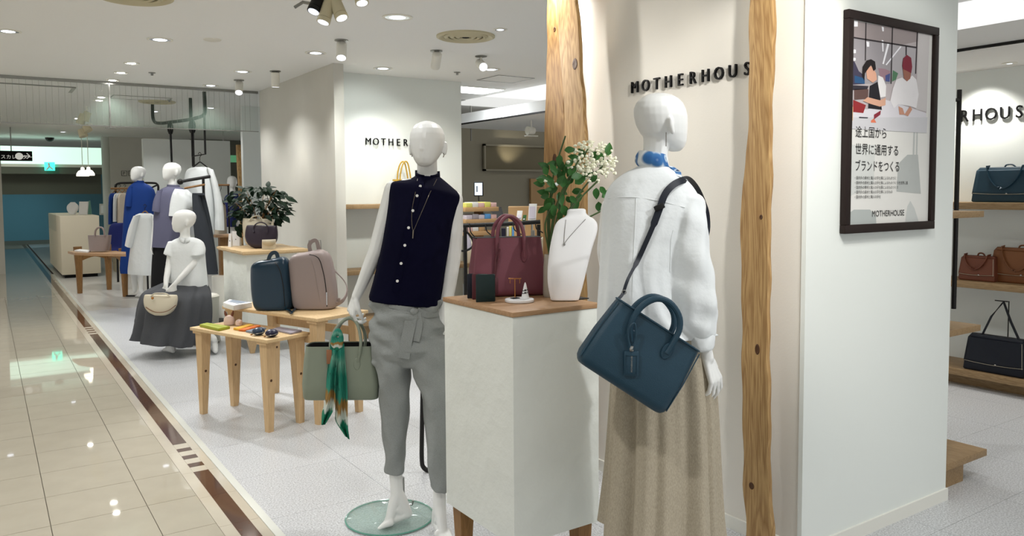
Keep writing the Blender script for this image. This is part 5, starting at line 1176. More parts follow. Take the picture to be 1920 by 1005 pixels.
# cream counter
ct = thing('sales_counter', (1.5, 16.6, 0), 'cream counter with glass display beside the far aisle', 'counter')
zc_ = 1.5 - (402-363)*14.7/F
MB().rbox((1.10, 16.0, .06), (1.72, 19.0, zc_), .01).build('body', 'counter_cream', ct)
MB().box((1.15, 16.05, 0), (1.67, 18.9, .06)).build('kick_base', 'dark_void', ct)
MB().box((1.07, 16.9, zc_-.3), (1.099, 19.0, zc_+.03)).build('glass_front', 'glass_pane', ct)
p = at(135, 402, 14.7); nb2 = thing('necklace_bust', V((p.x, p.y, zc_)), 'white necklace bust on the cream counter', 'bust'); m = MB(); m.loft(rows(smoothrows([(133, 379, 140, 379, .03), (126, 386, 147, 386, .04), (126, 394, 146, 394, .04), (131, 402, 141, 402, .04)], 3), 14.8, 20, zmin=zc_+.001)); m.build('form', 'white_bust', nb2)
p = at(157, 403, 14.8); sg = thing('tabletop_sign', V((p.x, p.y, zc_)), 'white acrylic sign standing on the cream counter', 'sign'); m = MB(); m.loft(rows([(148, 403, 164, 403, .015), (149, 378, 166, 378, .015)], 14.8, 16, 8, zmin=zc_+.001)); m.build('card', 'paper', sg); m = MB(); m.loft(rows([(163, 403, 172, 403, .01, .1), (164, 378, 169, 376, .01, .1)], 14.9, 16, 8, zmin=zc_+.001)); m.build('holder', 'glass_edge', sg)
# wall notice and cabinet behind the counter
p = at(195, 394, 17.5); nt = thing('notice_board', p, 'grey framed white notice behind the cream counter', 'sign'); m = MB(); m.loft(rows([(187, 403, 205, 403, .02), (187, 382, 205, 382, .02)], 17.5, 16, 12)); m.build('board', 'wall_grey', nt); m = MB(); m.loft(rows([(190, 400, 201, 400, .02), (190, 385, 201, 385, .02)], 17.46, 16, 12)); m.build('notice', 'paper', nt)
p = onz(205, 500); gc = thing('display_cabinet', (2.35, 16.4, 0), 'low glass-topped cabinet right of the cream counter', 'cabinet'); MB().box((2.05, 16.6, 0), (3.4, 17.1, .78)).build('body', 'counter_cream', gc); MB().box((2.05, 16.6, .781), (3.4, 17.1, 1.08)).build('glass_top', 'glass_pane', gc); MB().box((2.1, 16.65, .782), (2.6, 17.0, .84)).build('tray', 'paper', gc)

# ---------------------------------------------------------------- far setting
mat('teal_wall', (88, 132, 144), .7); mat('dark_soffit', (104, 106, 96), .8); mat('green_glow', (206, 238, 222), .5, emit=.55); mat('exit_green', (60, 226, 190), .5, emit=1.3); mat('column_white', (200, 204, 196), .5)
wallbox('wall_far', (-6, 27.6, 0), (8, 27.8, ZC), 'teal_wall', 'teal shutter wall at the end of the aisle')
wallbox('baseboard_far', (-6, 27.57, 0), (8, 27.6, .12), 'dark_soffit', 'dark skirting of the teal shutter wall')
o = MB().box((-2, 20.2, 1.95), (2.28, 20.6, 2.16)).build('ceiling', 'dark_soffit', smooth=0); struct(o); o['label'] = 'dark lintel below the glowing soffit'
wallbox('ceiling', (-2, 20.6, 1.5), (2.28, 20.62, 2.02), 'dark_soffit', 'dark sheet across the opening at the end of the aisle')  # thin dark sheet filling the opening under the lintel
t = thing('light_cove', (.9, 20.2, 2.17), 'glowing pale green light cove across the far aisle', 'light'); a = at(60, 301, 18.2); b = at(193, 280, 18.2)
MB().box((-2, 20.22, 2.165), (2.27, 20.4, 2.55)).build('diffuser', 'green_glow', t)
MB().box((-2, 20.18, 2.10), (2.28, 20.2, 2.165)).build('lip', 'fixture_white', t)
wallbox('wall_far_pillar', (-.6, 17.6, 0), (.285, 18.0, ZC), 'wall_grey', 'grey pillar at the left end of the aisle')
# white column and side walls
cl = at(201, 330, 17.3); struct(tag(MB().lathe([(.10, 0), (.10, ZC)], (cl.x, cl.y, 0), 20).build('wall_column', 'column_white'), 'round white column beyond the cream counter'))
a = at(206, 300, 17.2); wallbox('wall_far_side', (a.x, a.y, 0), (a.x+1.2, a.y+.1, ZC), 'wall_grey', 'grey wall carrying the parking signs')
a = at(250, 300, 15.2); b = at(388, 300, 15.2); wallbox('wall_far_white', (a.x, 15.6, 0), (b.x+.35, 15.75, 2.5), 'wall_white', 'white wall behind the hanging garments')
# parking and elevator pictogram signs
for i, (x, ch) in enumerate(((233, 'P'), (246, 'E'))):
    p = ony(x, 325, at(206, 300, 17.2).y-.0115); t = thing('pictogram_sign', p, 'small square parking sign with letter P on the grey far wall' if i == 0 else 'small square sign right of the parking sign', 'sign'); mp = MB(); mp.M = frame(p, (1, 0, 0), (0, 1, 0), ZU); mp.box((-.055, 0, -.055), (.055, .01, .055)); mp.build('plate', 'black_sign', t, smooth=0)
    mp = MB(); mp.M = frame(p, (1, 0, 0), (0, 1, 0), ZU); mp.box((-.047, -.002, -.047), (.047, .0, .047)); mp.build('panel', 'wall_grey', t, smooth=0)
    if i == 0: text_mb('P', .095, .001, frame(p + V((-.03, -.004, -.033)), (1, 0, 0), (0, 0, 1), (0, -1, 0))).build('letter', 'black_sign', t, smooth=0)
# hanging direction sign
D_ = 14.6; a = at(-60, 281, D_); b = at(61, 302, D_)
p = (a+b)/2; es_ = thing('direction_sign', p, 'black hanging escalator direction sign at the left end of the aisle', 'sign'); Y_ = at(30, 290, D_).y
a = ony(-70, 281, Y_); b = ony(61, 302, Y_)
MB().rbox((a.x, Y_, b.z), (b.x, Y_+.06, a.z), .004).build('panel', 'black_sign', es_)
mat('sign_white', (220, 220, 214), .6, emit=.25)
q = ony(1, 297, Y_); text_mb('スカレーター', .085, 0, frame((q.x, Y_-.002, q.z), (1, 0, 0), (0, 0, 1), (0, -1, 0))).build('lettering', 'sign_white', es_, smooth=0, recalc=False)
q = ony(36, 293, Y_); MB().cyl((q.x, Y_-.001, q.z), (q.x, Y_-.003, q.z), .065, .065, 20).build('pictogram', 'sign_white', es_)
m = MB(); q = ony(44, 292.5, Y_); r = ony(56, 292.5, Y_); m.tube([V((q.x, Y_-.003, q.z)), V((r.x, Y_-.003, r.z))], .008, 6); m.tube([V((r.x-.05, Y_-.003, r.z+.05)), V((r.x, Y_-.003, r.z)), V((r.x-.05, Y_-.003, r.z-.05))], .008, 6); m.build('arrow', 'sign_white', es_)
for x in (0.1, .45): MB().cyl((x, Y_+.03, a.z), (x, Y_+.03, ZC), .01, .01, 8).build('hanger_rod', 'steel', es_)
# exit sign
Y_ = 20.1; a = ony(83, 304, Y_); b = ony(103, 320, Y_)
ex = thing('exit_sign', ((a.x+b.x)/2, Y_, b.z), 'glowing green exit sign under the far light cove', 'sign'); MB().rbox((a.x, Y_-.04, b.z), (b.x, Y_+.02, a.z), .004).build('panel', 'exit_green', ex)
m = MB(); cxx = (a.x+b.x)/2; zz = (a.z+b.z)/2; m.chain([(V((cxx-.02, Y_-.045, zz+.06)), .02), (V((cxx-.01, Y_-.045, zz)), .018), (V((cxx-.06, Y_-.045, zz-.07)), .014)], 8); m.chain([(V((cxx-.01, Y_-.045, zz)), .016), (V((cxx+.05, Y_-.045, zz-.06)), .014)], 8); m.build('running_figure', 'paper', ex); MB().tube([V((cxx, Y_, a.z-.01)), V((cxx, Y_, 2.13)), V((cxx, 20.19, 2.13))], .012, 8).build('stem', 'steel', ex)
# mirror right of the white wall; its reflection built as solid things
a = at(388, 420, 15.8); b = at(462, 285, 15.8)
wallbox('wall_mirror_view', (a.x+.3, 19.2, 0), (b.x+2.2, 19.35, ZC), 'dark_soffit', 'dark wall standing for the mirror behind the plant')
D_ = 16.2; p = at(418, 300, D_); t = thing('light_cove', p, 'dim green light band reflected in the mirror behind the hanging shirt', 'light'); mat('green_reflection', (90, 150, 110), .6, emit=.35); MB().box((at(386, 300, D_).x, p.y, at(386, 304, D_).z), (at(452, 300, D_).x+.3, p.y+.1, at(386, 291, D_).z)).build('diffuser', 'green_reflection', t)
p = at(419.5, 322, 15.4); t = thing('exit_sign', p, 'small turquoise exit sign reflected in the mirror', 'sign'); m = MB(); m.M = frame(p, HR, HF, ZU); m.rbox((-.055, 0, -.055), (.055, .03, .055), .004); m.build('panel', 'exit_green', t); mb9 = MB(); mb9.M = m.M; mb9.box((-.015, -.004, -.035), (.02, 0, .035)); mb9.build('figure', 'paper', t); MB().cyl(p + HF*.015 + ZU*.055, V((p.x+HF.x*.015, p.y+HF.y*.015, ZC)), .008, .008, 8).build('stem', 'steel', t)
# timber and mannequin of the mirror image, built as solids
p = at(457, 330, 12.3); t = thing('timber_post', V((p.x, p.y, 0)), 'reflected oak post at the end of the grey partition', 'timber'); m = MB(); m.loft([[V((p.x + a*.08 + .02*math.sin(z*2), p.y + b*.04, z)) for a, b in ((-1,-1),(1,-1),(1,1),(-1,1))] for z in [2.25*i/12 for i in range(13)]]); m.build('post', 'timber', t)
p = at(437, 350, 13); t = thing('mannequin', V((p.x, p.y, 0)), 'reflected white mannequin with cobalt top seen through the plant', 'mannequin'); m = MB(); head(m, at(435.5, 341, 13), HR*.5-HF*.8, ZU, .2, 1.0); MB().lathe([(.16, 0), (.16, .012), (.02, .016), (.02, .12)], (p.x, p.y, 0), 24).build('base_plate', 'steel', t); m.chain([(at(436, 352, 13), .04), (at(437, 362, 13), .05), (at(438, 420, 13), .1), (V((p.x, p.y, .1)), .05)], 10); organic(m, 'body', 'mannequin', t, .012, 3)
MB().loft(rows(smoothrows([(430, 362, 446, 362, .05), (421, 372, 448, 372, .1), (423, 395, 448, 395, .12), (425, 425, 447, 425, .12)], 3), 13, 30, 2.4, fo3)).build('top', 'cobalt_cloth', t, smooth=60)
garment('hanging_garment', 'pale garment hanging left of the distant cobalt top', 'garment', 12.6, [('cloth', [(408, 378, 418, 378, .05), (405, 390, 422, 390, .12), (404, 440, 423, 440, .15)], 'beige_cloth')], (413, 370, 8, 12.55, .2))
q = at(416, 347, 12.5); t = thing('garment_rack', V((q.x, q.y, 0)), 'wooden-topped clothes rack holding the pale garment behind the plant', 'rack'); MB().tube([q - HR*.3, q + HR*.12], .016, 8).build('rail', 'walnut', t); MB().cyl(V((q.x, q.y, 0)) - HR*.28, q - HR*.28, .014, .014, 8).build('post', 'black_metal', t); MB().cyl(V((q.x, q.y, 0)) + HR*.10, q + HR*.10, .014, .014, 8).build('post', 'black_metal', t)
wallbox('wall_strip', (ony(456, 300, 11.6).x, 11.6, 0), (ony(456, 300, 11.6).x+1.2, 11.7, ZC), 'wall_white', 'white wall strip beyond the grey partition')
# pale shelf with pots near the plant
p = onz(425, 462, .9); t = thing('side_table', at(420, 470, 9.9), 'small oak side table behind the live-edge plinth', 'table'); q = at(420, 440, 9.9); MB().rbox((q.x-.12, q.y-.1, q.z-.03), (q.x+.22, q.y+.2, q.z), .005).build('top', 'oak_top', t); MB().box((q.x-.05, q.y, 0), (q.x+.12, q.y+.1, q.z-.0305)).build('pedestal', 'walnut', t)

# ---------------------------------------------------------------- shelving on the right wall
rs = thing('wall_shelf', (6.35, 2.3, 1.34), 'upper oak shelf on the right wall under the navy flap bag', 'shelf', 'right wall shelves')
MB().rbox((6.2, -.6, 1.342), (6.498, 5.2, 1.395), .003).build('board', 'oak_board', rs)
rs = thing('wall_shelf', (6.35, 2.3, .74), 'middle oak shelf on the right wall under the brown bags', 'shelf', 'right wall shelves')
MB().rbox((6.2, -.6, .742), (6.498, 5.2, .795), .003).build('board', 'oak_board', rs)
rs = thing('wall_plinth', (6.25, 2.3, 0), 'long low oak display base along the right wall', 'plinth')
MB().rbox((6.08, -.6, .085), (6.498, 5.2, .135), .003).build('top_board', 'oak_board', rs); MB().box((6.2, -.6, 0), (6.498, 5.2, .0849)).build('base', 'oak_board', rs, smooth=0)
def flapbag(label, c, W, Hh, Dp, m, rot=0, loop=None, tall=None, stitch='cream_leather'):
    t = thing('handbag', c, label, 'handbag', 'flap handbags on the right wall')
    R = Matrix.Rotation(rot, 3, 'Z'); M = frame(c, R @ V((0, -1, 0)), R @ V((1, 0, 0)), ZU)
    bag_body(M, [(0.0005, W*.96, Dp*.9), (.005, W*.985, Dp*.97), (.012, W, Dp), (Hh*.4, W*.97, Dp*.85), (Hh*.8, W*.91, Dp*.55), (Hh*.96, W*.885, Dp*.45), (Hh, W*.86, Dp*.34)], .012).build('body', m, t, smooth=40)
    # flap: follows the slanted front and ends in a shallow curve
    fm = MB(); fm.M = M; n = 14; top = []; rws_ = []
    for j in range(9):
        s = j/8; row = []
        for k in range(n+1):
            q = -1 + 2*k/n
            zb = Hh*(.24 - .035*(1-q*q)); z = Hh*1.004 - (Hh*1.004 - zb)*s if j else Hh*1.006
            y = -(Dp*(.25 + .245*(1-min(1, z/Hh)))) - .007 if j else Dp*.05
            hw = W*(.445 + .045*s); row.append(V((q*hw, y, z)))
        rws_.append(row)
    vs = [p for r in rws_ for p in r]; fs = [(j*(n+1)+k, j*(n+1)+k+1, (j+1)*(n+1)+k+1, (j+1)*(n+1)+k) for j in range(8) for k in range(n)]
    o = fm.add(vs, fs).build('flap', m, t, smooth=50); s = o.modifiers.new('s', 'SOLIDIFY'); s.thickness = .004
    sm2 = MB(); sm2.M = M; sm2.tube([p + V((0, -.0045, .006)) for p in rws_[-1]], .0012, 5); sm2.tube([r[-1] + V((-.005, -.0045, 0)) for r in rws_[1:]], .0012, 5); sm2.build('stitching', stitch, t)
    cl = MB(); cl.M = M; z_ = Hh*.25; yf = -(Dp*(.25+.245*.75)) - .009; cl.ball((.02, yf, z_), (.008, .006, .006), 12, 8); cl.build('clasp', 'chrome', t)
    if loop:
        a, dz = loop; lp = MB(); lp.M = M; pts = []
        for k in range(17):
            q = -1 + 2*k/16; z = Hh*(1.0 - dz*(1-q*q)**.75) + .004; pts.append(V((q*a - .01, -(Dp*(.26 + .245*(1-min(1, z/Hh)))) - .013, z)))
        pts = [V((pts[0].x, -.0, Hh+.006))] + pts + [V((pts[-1].x, 0, Hh+.006))]
        lp.strap(pts, .022, .005, [R @ V((-1, 0, .3))]*len(pts)) if False else lp.sweep(pts, [(-.011, -.0025), (.011, -.0025), (.011, .0025), (-.011, .0025)], True, False, R @ V((-1, 0, .25))); lp.build('carry_strap', m, t)
        bk = MB(); bk.M = M; bk.tube(curve([V((-a*.3, .02, Hh)), V((-a*.2, .02, Hh+.016)), V((a*.1, .02, Hh+.018)), V((a*.3, .02, Hh))], 4), .006, 6); bk.build('rear_strap', m, t)
    if tall:
        st_ = MB(); st_.M = M; pts = [V((-W*.26, 0, Hh)), V((-W*.12, 0, Hh + tall*.55)), V((.03, 0, Hh + tall)), V((W*.2, 0, Hh + tall*.45)), V((W*.33, 0, Hh))]
        st_.sweep(pts, [(-.015, -.0025), (.015, -.0025), (.015, .0025), (-.015, .0025)], True, False, V(R @ V((-1, 0, 0)))); st_.build('carry_strap', m, t)
        sd = MB(); sd.M = M; sd.tube([V((.04, .06, 0)), V((.04, .06, Hh+tall)), V((.02, .0, Hh+tall+.004))], .004, 6); sd.tube([V((-.03, .0, Hh+tall+.004)), V((.06, .0, Hh+tall+.004))], .004, 6); sd.build('display_stand', 'black_metal', t)
    return t
def at_shelf(x, y, X): return onx(x, y, X)
a = onx(1820, 377, 6.27); flapbag('navy flap handbag on the upper right shelf', V((6.335, a.y-.235, 1.3955)), .46, .262, .15, 'navy_leather', 0, (.125, .62))
a = onx(1795, 522, 6.24); flapbag('small chestnut brown flap handbag on the middle right shelf', V((6.31, a.y-.13, .7955)), .265, .19, .12, 'brown_leather', 0, (.085, .55))
a = onx(1853, 521, 6.30); flapbag('larger tan flap handbag behind the chestnut one on the middle shelf', V((6.375, a.y-.20, .7955)), .40, .26, .13, 'tan_leather', 0, (.115, .66))
a = onx(1803, 700, 6.12); flapbag('black-navy flap handbag with tall strap on the low oak base', V((6.20, a.y-.215, .1355)), .42, .27, .16, 'navy_dark', 0, None, .26)
# shelving on the end of the poster wall
ns_ = thing('shelf_unit', (4.0, 2.6, 0), 'oak shelves on black posts at the end of the poster wall', 'shelf')
for z in (1.385, .795): MB().rbox((3.80, 1.99, z-.032), (4.262, 3.5, z), .002).build('shelf_board', 'oak_board', ns_)
MB().rbox((3.80, 1.96, .105), (4.30, 3.5, .14), .002).build('low_board', 'oak_board', ns_); MB().box((3.80, 1.99, 0), (4.12, 3.5, .1049)).build('low_base', 'oak_board', ns_, smooth=0)
p = ony(1797, 168, 2.35); q = ony(1788, 600, 2.35)
for dy in (0, 1.0):
    MB().cyl((p.x+.012, 2.35+dy, .795), (p.x+.012, 2.35+dy, p.z), .0135, .0135, 10).build('post', 'black_metal', ns_)
    z1_ = ony(1797, 188, 2.35).z; MB().cyl((3.80, 2.35+dy, z1_), (p.x, 2.35+dy, z1_), .010, .010, 8).build('bracket', 'black_metal', ns_)
    MB().box((3.80, 2.33+dy, 1.335), (p.x+.02, 2.37+dy, 1.3525)).build('bracket', 'black_metal', ns_, smooth=0)
for k in range(6):
    d = .004*(k % 3) - .003
    o = MB().rbox((3.83+d, 2.06+d, .796+k*.0085), (4.045+d, 2.34, .796+k*.0085+.0078), .001).build('magazine', 'paper' if k % 2 else 'lilac_cover'); tag(o, ('bottom', 'second lowest', 'third lowest', 'fourth lowest', 'second highest', 'topmost')[k] + ' magazine in the stack on the oak shelf by the poster wall', 'magazine', 'stacked magazines')

# ---------------------------------------------------------------- shelves of the back wall
for z, lb in ((1.375, 'upper oak shelf on the wall behind the navy shirt mannequin'), (.70, 'lower oak shelf on the wall behind the navy shirt mannequin')):
    t = thing('wall_shelf', (3.75, 7.65, z-.04), lb, 'shelf', 'back wall shelves'); MB().rbox((2.955, 7.50, z-.045), (4.56, 7.818, z), .003).build('board', 'oak_board', t)
t = thing('wall_plinth', (3.75, 7.6, 0), 'low oak base under the back wall shelves', 'plinth'); MB().rbox((2.955, 7.38, .14), (4.56, 7.818, .2), .003).build('top_board', 'oak_board', t); MB().box((2.955, 7.45, 0), (4.56, 7.818, .1399)).build('base', 'oak_board', t, smooth=0)
mat('mustard_leather', (176, 142, 44), .5)
p = ony(757, 383, 7.66); yb_ = thing('handbag', V((p.x, 7.66, 1.375)), 'mustard yellow handbag on the upper back shelf behind the navy shirt', 'handbag')
M = frame((p.x, 7.66, 1.3755), (1, 0, 0), (0, 1, 0), ZU); bag_body(M, [(0, .24, .09), (.01, .26, .11), (.2, .25, .09), (.26, .235, .07)], .02).build('body', 'mustard_leather', yb_)
for yy in (-.04, .03):
    m = MB(); m.M = M; m.tube(curve([V((-.06, yy, .25)), V((-.045, yy, .36)), V((-.01, yy, .44)), V((.03, yy, .44)), V((.055, yy, .35)), V((.07, yy, .25))], 5), .008, 8); m.build('handle', 'mustard_leather', yb_)

# ---------------------------------------------------------------- cash desk area seen between the shelf wall and the timbers
mat('olive_wall', (158, 152, 134), .85); mat('kraft', (190, 154, 110), .7); mat('pastel_a', (226, 226, 120), .6); mat('pastel_b', (228, 190, 186), .6); mat('pastel_c', (96, 160, 220), .6); mat('pastel_d', (206, 200, 214), .6); mat('screen_blue', (190, 206, 226), .4, emit=.5)
nw = wallbox('wall_cash', (4.4, 11.0, 0), (12, 11.2, ZC), 'olive_wall', 'olive grey wall behind the cash desk')
a = ony(905, 270, 10.98); b = ony(1040, 322, 10.98)
mat('niche', (128, 120, 98), .85)
for nm, lo, hi in (('niche_top', (a.x, a.z-.03), (b.x+.6, a.z)), ('niche_ledge', (a.x, b.z-.0), (b.x+.6, b.z+.03)), ('niche_side', (a.x, b.z), (a.x+.03, a.z))): MB().box((lo[0], 10.93, lo[1]), (hi[0], 11.0, hi[1])).build(nm, 'olive_wall', nw, smooth=0)
MB().box((a.x, 10.985, b.z), (b.x+.6, 10.9999, a.z)).build('niche_back', 'niche', nw, smooth=0)
spot('niche_spot', (ony(955, 300, 10.8).x, 10.7, b.z+.06), (ony(955, 300, 11).x, 10.98, a.z), 4, 80, .9, (1, .9, .7), .02)
wallbox('wall_cash_side', (5.06, 10.2, 0), (5.5, 11.0, 2.35), 'olive_wall', 'olive grey pier left of the lit niche')
a = ony(998, 335, 10.9); b = ony(1030, 380, 10.9); struct(tag(MB().box((a.x, 10.94, 0), (b.x+.5, 10.99, a.z)).build('door_1', 'kraft', smooth=0), 'tan door panel beside the timbers'))
# tiered wooden stand with stationery
D_ = 8.3; p = at(898, 450, D_); tw = thing('tiered_stand', V((p.x, p.y, 0)), 'wooden three-tier stationery stand left of the burgundy bag handles', 'stand')
zs = [at(895, y, D_).z for y in (388, 410, 432)]
MB().box((p.x-.04, p.y-.03, .02), (p.x+.04, p.y+.03, zs[0]+.02)).build('column', 'walnut', tw, smooth=0)
MB().box((p.x-.2, p.y-.2, 0), (p.x+.2, p.y+.2, .02)).build('foot', 'walnut', tw, smooth=0)
for z in zs: MB().rbox((p.x-.24, p.y-.13, z-.045), (p.x+.17, p.y+.13, z), .003).build('tier', 'kraft', tw)
for z, cols in ((zs[0], ('pastel_a', 'paper', 'pastel_b', 'pastel_a', 'pastel_b')), (zs[1], ('pastel_d', 'lilac_cover', 'pastel_d', 'pastel_c', 'pastel_b')), (zs[2], ('pastel_b', 'paper', 'kraft'))):
    for k, cm in enumerate(cols):
        o = MB().rbox((p.x-.22+.075*k, p.y-.12, z+.0005), (p.x-.152+.075*k, p.y+.05, z+.045+.008*(k % 2)), .002).build('stationery_box', cm)
        tag(o, '%s stationery packet, %s from the left on the %s tier of the wooden stand' % ({'pastel_a': 'yellow', 'pastel_b': 'pink', 'pastel_c': 'blue', 'pastel_d': 'pale lilac', 'paper': 'white', 'kraft': 'tan', 'lilac_cover': 'grey'}[cm], ('first', 'second', 'third', 'fourth', 'fifth')[k], ('top', 'middle', 'lowest')[zs.index(z)]), 'packet', 'stationery on tier %s' % ('one', 'two', 'three')[zs.index(z)])
# framed screen on a stem
p = at(897.5, 372, 8.32); fr = thing('display_screen', V((p.x, p.y, zs[0]+.055)), 'black framed picture screen on a stem above the tiered stand', 'screen'); M = frame(p, HR, HF, ZU); kk = 8.32/F
m = MB(); m.M = M; m.rbox((-9*kk, -.008, 4*kk), (9*kk, .008, 31*kk), .003); m.build('frame', 'black_metal', fr); m = MB(); m.M = M; m.box((-7.2*kk, -.0095, 6*kk), (7.0*kk, -.0081, 29*kk)); m.build('picture', 'screen_blue', fr, smooth=0)
m = MB(); m.M = M; m.box((-4.5*kk, -.0105, 12*kk), (-1.5*kk, -.0096, 23*kk)); m.build('picture_mark', 'bluegrey_cover', fr, smooth=0)
m = MB(); m.M = M; m.cyl((0, 0, -5*kk), (0, 0, 4*kk), .008, .008, 8); m.build('stem', 'black_metal', fr)
# counter behind
D_ = 9.4; p = at(960, 430, D_); cd = thing('cash_desk', V((p.x, p.y, 0)), 'tan cash desk behind the burgundy bag handles', 'counter'); q = at(953, 388, D_); r = at(1030, 388, D_)
m = MB(); m.M = frame(V((q.x, q.y, 0)), HR, HF, ZU); w_ = (r-q).length; m.rbox((0, 0, 0), (w_, .5, q.z), .005); m.build('front_panel', 'kraft', cd); m = MB(); m.M = frame(V((q.x, q.y, 0)), HR, HF, ZU); m.box((-.5, -.6, 0), (-.001, .5, .92)); m.box((-.0005, -.6, 0), (.5, -.001, .92)); m.build('work_top', 'counter_cream', cd, smooth=0)
m = MB(); D_ = 9.0; cr = thing('cash_register', at(933, 412, D_), 'black tilted cash register screen on the cash desk', 'register'); P4 = [at(916, 388, D_), at(940, 388, D_), at(946, 411, D_-.1), at(928, 411, D_-.1)]; m.add(P4 + [v + HF*.06 for v in P4], [(0,1,2,3), (7,6,5,4), (0,4,5,1), (1,5,6,2), (2,6,7,3), (3,7,4,0)]); m.build('screen', 'black_metal', cr, smooth=0); qb = at(934, 414, D_); MB().cyl(V((qb.x, qb.y, .92)), qb + HF*.03, .03, .02, 10).build('stem', 'black_metal', cr)
for xa, xb, ya, yb, mm, lb in ((968, 978, 395, 412, 'paper', 'white leaning card on the cash desk left of the green one'), (979, 985.5, 403, 415, 'leaf', 'small green card sign on the cash desk'), (990, 1005, 382, 413, 'paper', 'tall white acrylic notice on the cash desk')):
    D_ = 8.9; p = at((xa+xb)/2, yb, D_); t = thing('card_sign', p, lb, 'sign', 'cards on the cash desk'); m = MB(); m.loft(rows([(xa, yb, xb, yb, .012), (xa+2, ya, xb+2, ya, .012, .06)], D_, 16, 10)); m.build('card', mm, t); m = MB(); m.loft(rows([(xa+1.5, yb-3, xb-1.5, yb-3, .003, -.012), (xa+3, ya+5, xb-1, ya+5, .003, .04)], D_, 16, 10)); m.build('print', 'pastel_d', t); MB().cyl(V((p.x, p.y, .92)), p + ZU*.003, .012, .012, 8).build('stem', 'steel', t)
# dark hanging rail with bags and accessories in front of it
D_ = 6.6; p = at(940, 420, D_); rl = thing('garment_rack', V((p.x, p.y, 0)), 'dark accessory rail behind the burgundy handbag', 'rack')
m = MB(); m.tube([at(866, 423, D_), at(940, 420.5, D_), at(1013, 416, D_)], .018, 10); m.build('rail', 'black_metal', rl)
for x in (872, 1010): 
    q = at(x, 421, D_); MB().cyl(V((q.x, q.y, 0)), q, .016, .016, 8).build('post', 'black_metal', rl)
for i, (x, dy) in enumerate(((880, 20), (910, 16), (962, 12), (1004, 10))):
    t = thing('hook_hanger', at(x, 424, D_), ('leftmost', 'second from left', 'third from left', 'rightmost')[i] + ' wire hanger on the dark accessory rail', 'hanger', 'hangers on the accessory rail'); m = MB(); m.tube(curve([at(x, 419, D_-.02), at(x+1, 426, D_-.03), at(x+3, 424+dy*.6, D_-.03), at(x+10, 424+dy, D_-.03), at(x+16, 428+dy, D_-.03)], 4), .005, 6); m.build('wire', 'black_metal', t)
t = thing('accessory_loop', at(880, 470, D_), 'black cord loop hanging left of the burgundy bag', 'cord'); m = MB(); m.tube(curve([at(862, 432, D_), at(876, 436, D_), at(886, 450, D_), at(886, 462, D_), at(874, 470, D_), at(862, 470, D_)], 5), .009, 8); m.build('cord', 'black_metal', t)
t = thing('glass_pitcher', at(880, 470, 6.9), 'pale glass bottle hanging at the left of the dark rail', 'bottle'); q = at(877, 470, 6.9); MB().lathe([(.02, 0), (.035, .03), (.03, .09), (.012, .13), (.012, .17)], q, 16).build('bottle', 'pastel_d', t); MB().tube([q + ZU*.16, at(877, 423, 6.6) + ZU*.02], .004, 6).build('cord', 'black_metal', t)
for x, w_, h_, mm, lb in ((944, 8, 18, 'pouch_navy', 'dark blue pouch standing behind the bag handles'), (952, 4, 20, 'paper', 'white booklet left of the yellow one'), (957, 4, 22, 'pastel_a', 'pale yellow booklet between the white and blue ones'), (962, 4, 20, 'pastel_c', 'blue booklet right of the yellow one'), (999, 7, 14, 'steel', 'grey metal box below the rail right end')):
    D_ = 8.6; p = at(x, 446, D_); t = tag(MB().loft(rows([(x-w_/2, 446, x+w_/2, 446, .05), (x-w_/2, 446-h_, x+w_/2, 446-h_, .05)], D_, 16, 10)).build('booklet' if w_ == 4 else 'small_box', mm, smooth=40), lb, 'booklet' if w_ == 4 else 'box')
D_ = 8.6; a = at(925, 446, D_); sh = thing('low_shelf', V((a.x+.3, a.y, 0)), 'pale low shelf below the cash desk cards', 'shelf'); m = MB(); m.M = frame(V((a.x, a.y, 0)), HR, HF, ZU); m.rbox((-.1, -.08, a.z-.03), (.62, .1, a.z-.001), .003); m.build('board', 'counter_cream', sh); m = MB(); m.M = frame(V((a.x, a.y, 0)), HR, HF, ZU); m.box((-.05, -.05, 0), (.55, .08, a.z-.0301)); m.build('body', 'counter_cream', sh, smooth=0)

# ---------------------------------------------------------------- ceiling fittings
def downlight(x, y, label, r=.085, lens='lens_dim', watt=0, ang=120, tilt=None, col=(1, .995, .985), group='recessed downlights'):
    t = thing('downlight', (x, y, ZC), label, 'light', group)
    MB().lathe([(r, 0), (r, -.006), (r*.86, -.008), (r*.80, -.004)], (x, y, ZC), 28).build('trim_ring', 'fixture_white', t)
    MB().lathe([(r*.80, -.0045), (r*.7, -.0030), (r*.55, -.0020)], (x, y, ZC), 28).build('reflector', 'reflector', t)
    MB().lathe([(r*.56, -.0040), (r*.3, -.0090), (.002, -.0100)], (x, y, ZC), 24).build('lens', lens, t)
    if watt: spot('downlight_lamp', (x, y, ZC-.03), tilt or (x, y, 0), watt, ang, .7, col, .05)
    return t
def projector(x, y, tgt, label, L=.15, r=.042, watt=0, ang=45, col=(1, .94, .84), drop=.05, m='fixture_white', lens='lens'):
    p = V((x, y, ZC)); d = (V(tgt)-p).normalized(); c = p - ZU*(drop+.03)
    t = thing('spotlight', p, label, 'light', 'ceiling spotlights')
    MB().lathe([(.055, 0), (.055, -.008), (.02, -.012)], p, 20).build('canopy', 'steel', t)
    MB().cyl(p - ZU*.01, c, .01, .01, 8).build('arm', m, t)
    MB().tube([c - d*L*.45, c - d*L*.40, c + d*L*.5, c + d*L*.55], [r*.8, r, r, r*.97], 20).build('barrel', m, t)
    MB().tube([c + d*(L*.551), c + d*(L*.56)], [r*.85, r*.85], 20).build('lens', lens, t)
    if watt: spot('spot_lamp', c + d*(L*.6+.02), tgt, watt, ang, .5, col, .03)
    return t
